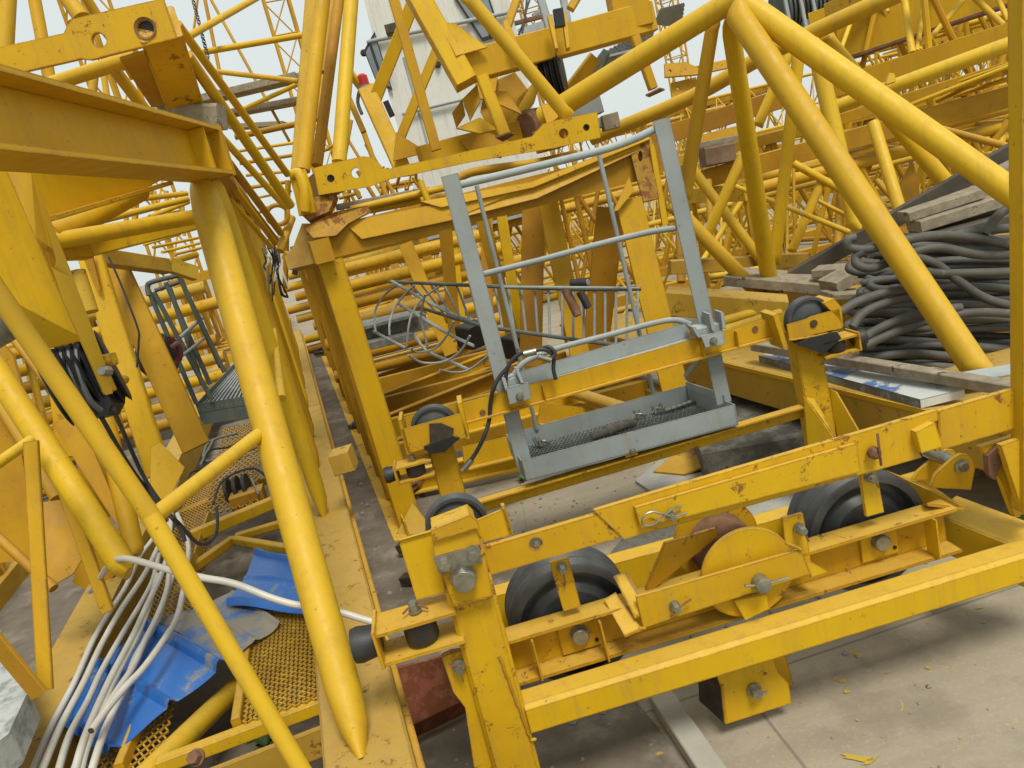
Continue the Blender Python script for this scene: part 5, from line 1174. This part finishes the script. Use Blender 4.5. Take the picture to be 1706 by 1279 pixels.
# pieces seen between the jib's tubes
bx.part('pin_plate',MB().plate([P(1108,128,7),P(1107,106,7),P(1142,103,7),P(1158,110,7),P(1215,98,7),P(1216,112,7),P(1160,124,7)],.03,[[P(1116+3*math.cos(k),118+3*math.sin(k),7) for k in range(6)]]),YELR,'orange-yellow pin plate with bolt holes')
bx.part('pin_plate',MB().plate([P(1120,168,7.1),P(1118,138,7.1),P(1160,128,7.1),P(1162,150,7.1)],.03,[[P(1129+3.5*math.cos(k),147+3.5*math.sin(k),7.1) for k in range(6)]]),YELR)
bx.part('pin_plate',MB().plate([P(1165,243,7.3),P(1162,226,7.3),P(1232,208,7.3),P(1236,226,7.3)],.03),YELR)
solo('timber_block',MB().box(P(1176,262,6.3),P(1226,252,6.3),.16,.2,c=.015),simple('rotten_brown_timber',(.12,.07,.04),(.22,.15,.09),6,.9,bmp=.6),'rotten dark brown timber block between the jib tubes left of centre','timber')
solo('timber_plank',MB().box(P(1160,243,6.5),P(1246,226,6.4),.05,.2,c=.004),WOOD,'pale grey plank just above the rotten brown block','timber','timber stacked around the cable coil')
wm=Thing('winch_motor','dark ribbed electric motor at the top edge between the jib tubes','motor',P(1335,20,8))
pr=[]
for k in range(14): pr+=[(k*.045,.27),(k*.045+.022,.27),(k*.045+.022,.235),(k*.045+.045,.235)]
wm.part('ribbed_case',MB().lathe(P(1298,22,8),uF,pr,32),GALD); wm.part('end_bell',MB().lathe(P(1392,-2,8.05),uF,[(0,.24),(.06,.22),(.12,.1)],28),GALD)
for x in (1306,1332,1352): wm.part('stand',MB().box(P(x,-10,7.7),P(x+14,60,7.7),.035,.03,up=uF,anchor='c'),GAL)
wm.part('terminal_box',MB().box(P(1340,42,7.8),P(1362,37,7.8),.10,.12),GAL)
# extra members crossing behind the second tube row
for (x1,y1,x2,y2,w,d1,d2,mt) in ((1180,300,1190,470,12,6.4,6.2,YELO),(1245,320,1160,450,9,6.6,6.2,YELP),(1405,255,1395,420,14,6.2,6,YELO),(1460,300,1560,410,10,6,5.8,YELO),(1395,270,1470,400,12,6,5.6,YEL),(1130,300,1135,470,14,6.2,6,YELO),(1355,330,1490,400,7,5.9,5.6,YEL)):
    TB(bx,'lacing',(x1,y1,d1),(x2,y2,d2),w,mt)
for pts,d in (([(1498,310),(1520,268),(1530,300),(1540,400),(1490,400)],6.3),([(1425,300),(1440,262),(1460,262),(1430,330),(1420,420)],6.6)):
    bx.part('web_plate',MB().plate([P(x,y,d) for x,y in pts],.02),YELO)
# yellow paint splashes dropped on the concrete
random.seed(33)
mb=MB()
def splash(x,y,rx,ry,an):
    c=Zp(x,y,.004); n=14; pts=[]
    for i in range(n):
        a=2*math.pi*i/n; k=random.uniform(.45,1.15); dx,dy=math.cos(a)*rx*k,math.sin(a)*ry*k
        pts.append(c+V((dx*math.cos(an)-dy*math.sin(an),dx*math.sin(an)+dy*math.cos(an),0)))
    mb.add([c]+pts,[(0,i+1,(i+1)%n+1) for i in range(n)])
for a in ((1430,1262,.05,.012,-.5),(1450,1266,.03,.008,.3),(1404,1134,.018,.010,.2),(1412,1152,.020,.009,.2),(1392,1130,.012,.006,.6),(1546,1112,.012,.008,0),(1560,1014,.012,.005,0),(1632,1012,.012,.005,0),(1098,1254,.014,.007,0),(1422,1086,.012,.005,0),(1478,1120,.008,.004,0),(1640,1035,.014,.006,0),(1085,1240,.01,.005,0),(955,865,.012,.008,0),(978,846,.02,.008,0),(930,880,.01,.006,0),(1330,1060,.010,.004,0)): splash(*a)
for k in range(40): splash(random.uniform(1000,1700),random.uniform(1000,1279),random.uniform(.002,.006),random.uniform(.001,.004),random.uniform(0,3))
o=mesh_obj('paint_splashes',mb,simple('spilt_yellow_paint',(.50,.34,.03),(.42,.30,.06),30,.7),None,V((0,0,0)),False); o['kind']='stuff'; o['label']='yellow paint splashes dropped on the concrete'; o['category']='paint'
# more slim tubes glimpsed between the big ones at upper left and over the aisle
for (x1,y1,x2,y2,w,d1,d2,mt) in ((395,252,488,238,5,6,6,YELB),(400,272,490,258,6,6.2,6.2,YELO),(392,228,500,205,10,5.6,5.6,YELO),(410,292,494,284,5,6,6,YELB),(418,312,484,302,6,6.3,6.3,YELO),(372,170,470,318,5,6.5,6.2,YELB),(425,330,486,318,4,6.5,6.5,YELB),(340,-8,368,130,6,5.5,5.5,YELO),(352,0,482,235,5,6.5,6.5,YELB),(330,-8,318,90,4,6,6,YELB),(300,230,345,255,5,5,5,YELO),(436,348,470,338,4,6.5,6.5,YELO),(400,360,440,352,4,6,6,YELO)):
    TB(ul,'brace',(x1,y1,d1),(x2,y2,d2),w,mt)
for (x1,y1,x2,y2,w,d1,d2,mt) in ((570,275,600,330,8,5.5,5.5,YELO),(585,200,570,285,7,6,6,YELB),(610,240,660,330,7,6.5,6.5,YELO),(560,200,640,330,5,7,7,YELB),(520,262,560,240,5,5.5,5.5,YELO),(600,300,690,290,5,7,7,YELB),(630,312,700,300,6,7,7,YELO),(565,330,600,320,6,6,6,YELO)):
    TB(us,'brace',(x1,y1,d1),(x2,y2,d2),w,mt)
random.seed(77)
for k in range(16):      # slim hanging members of the row tops, seen against the sky
    x=565+random.uniform(0,150); y=285+random.uniform(-10,30)
    TB(us,'brace',(x,y,6.5),(x+random.uniform(-22,28),y+random.uniform(25,60),6.6),random.uniform(3,6),(YELO,YELB)[k%2])
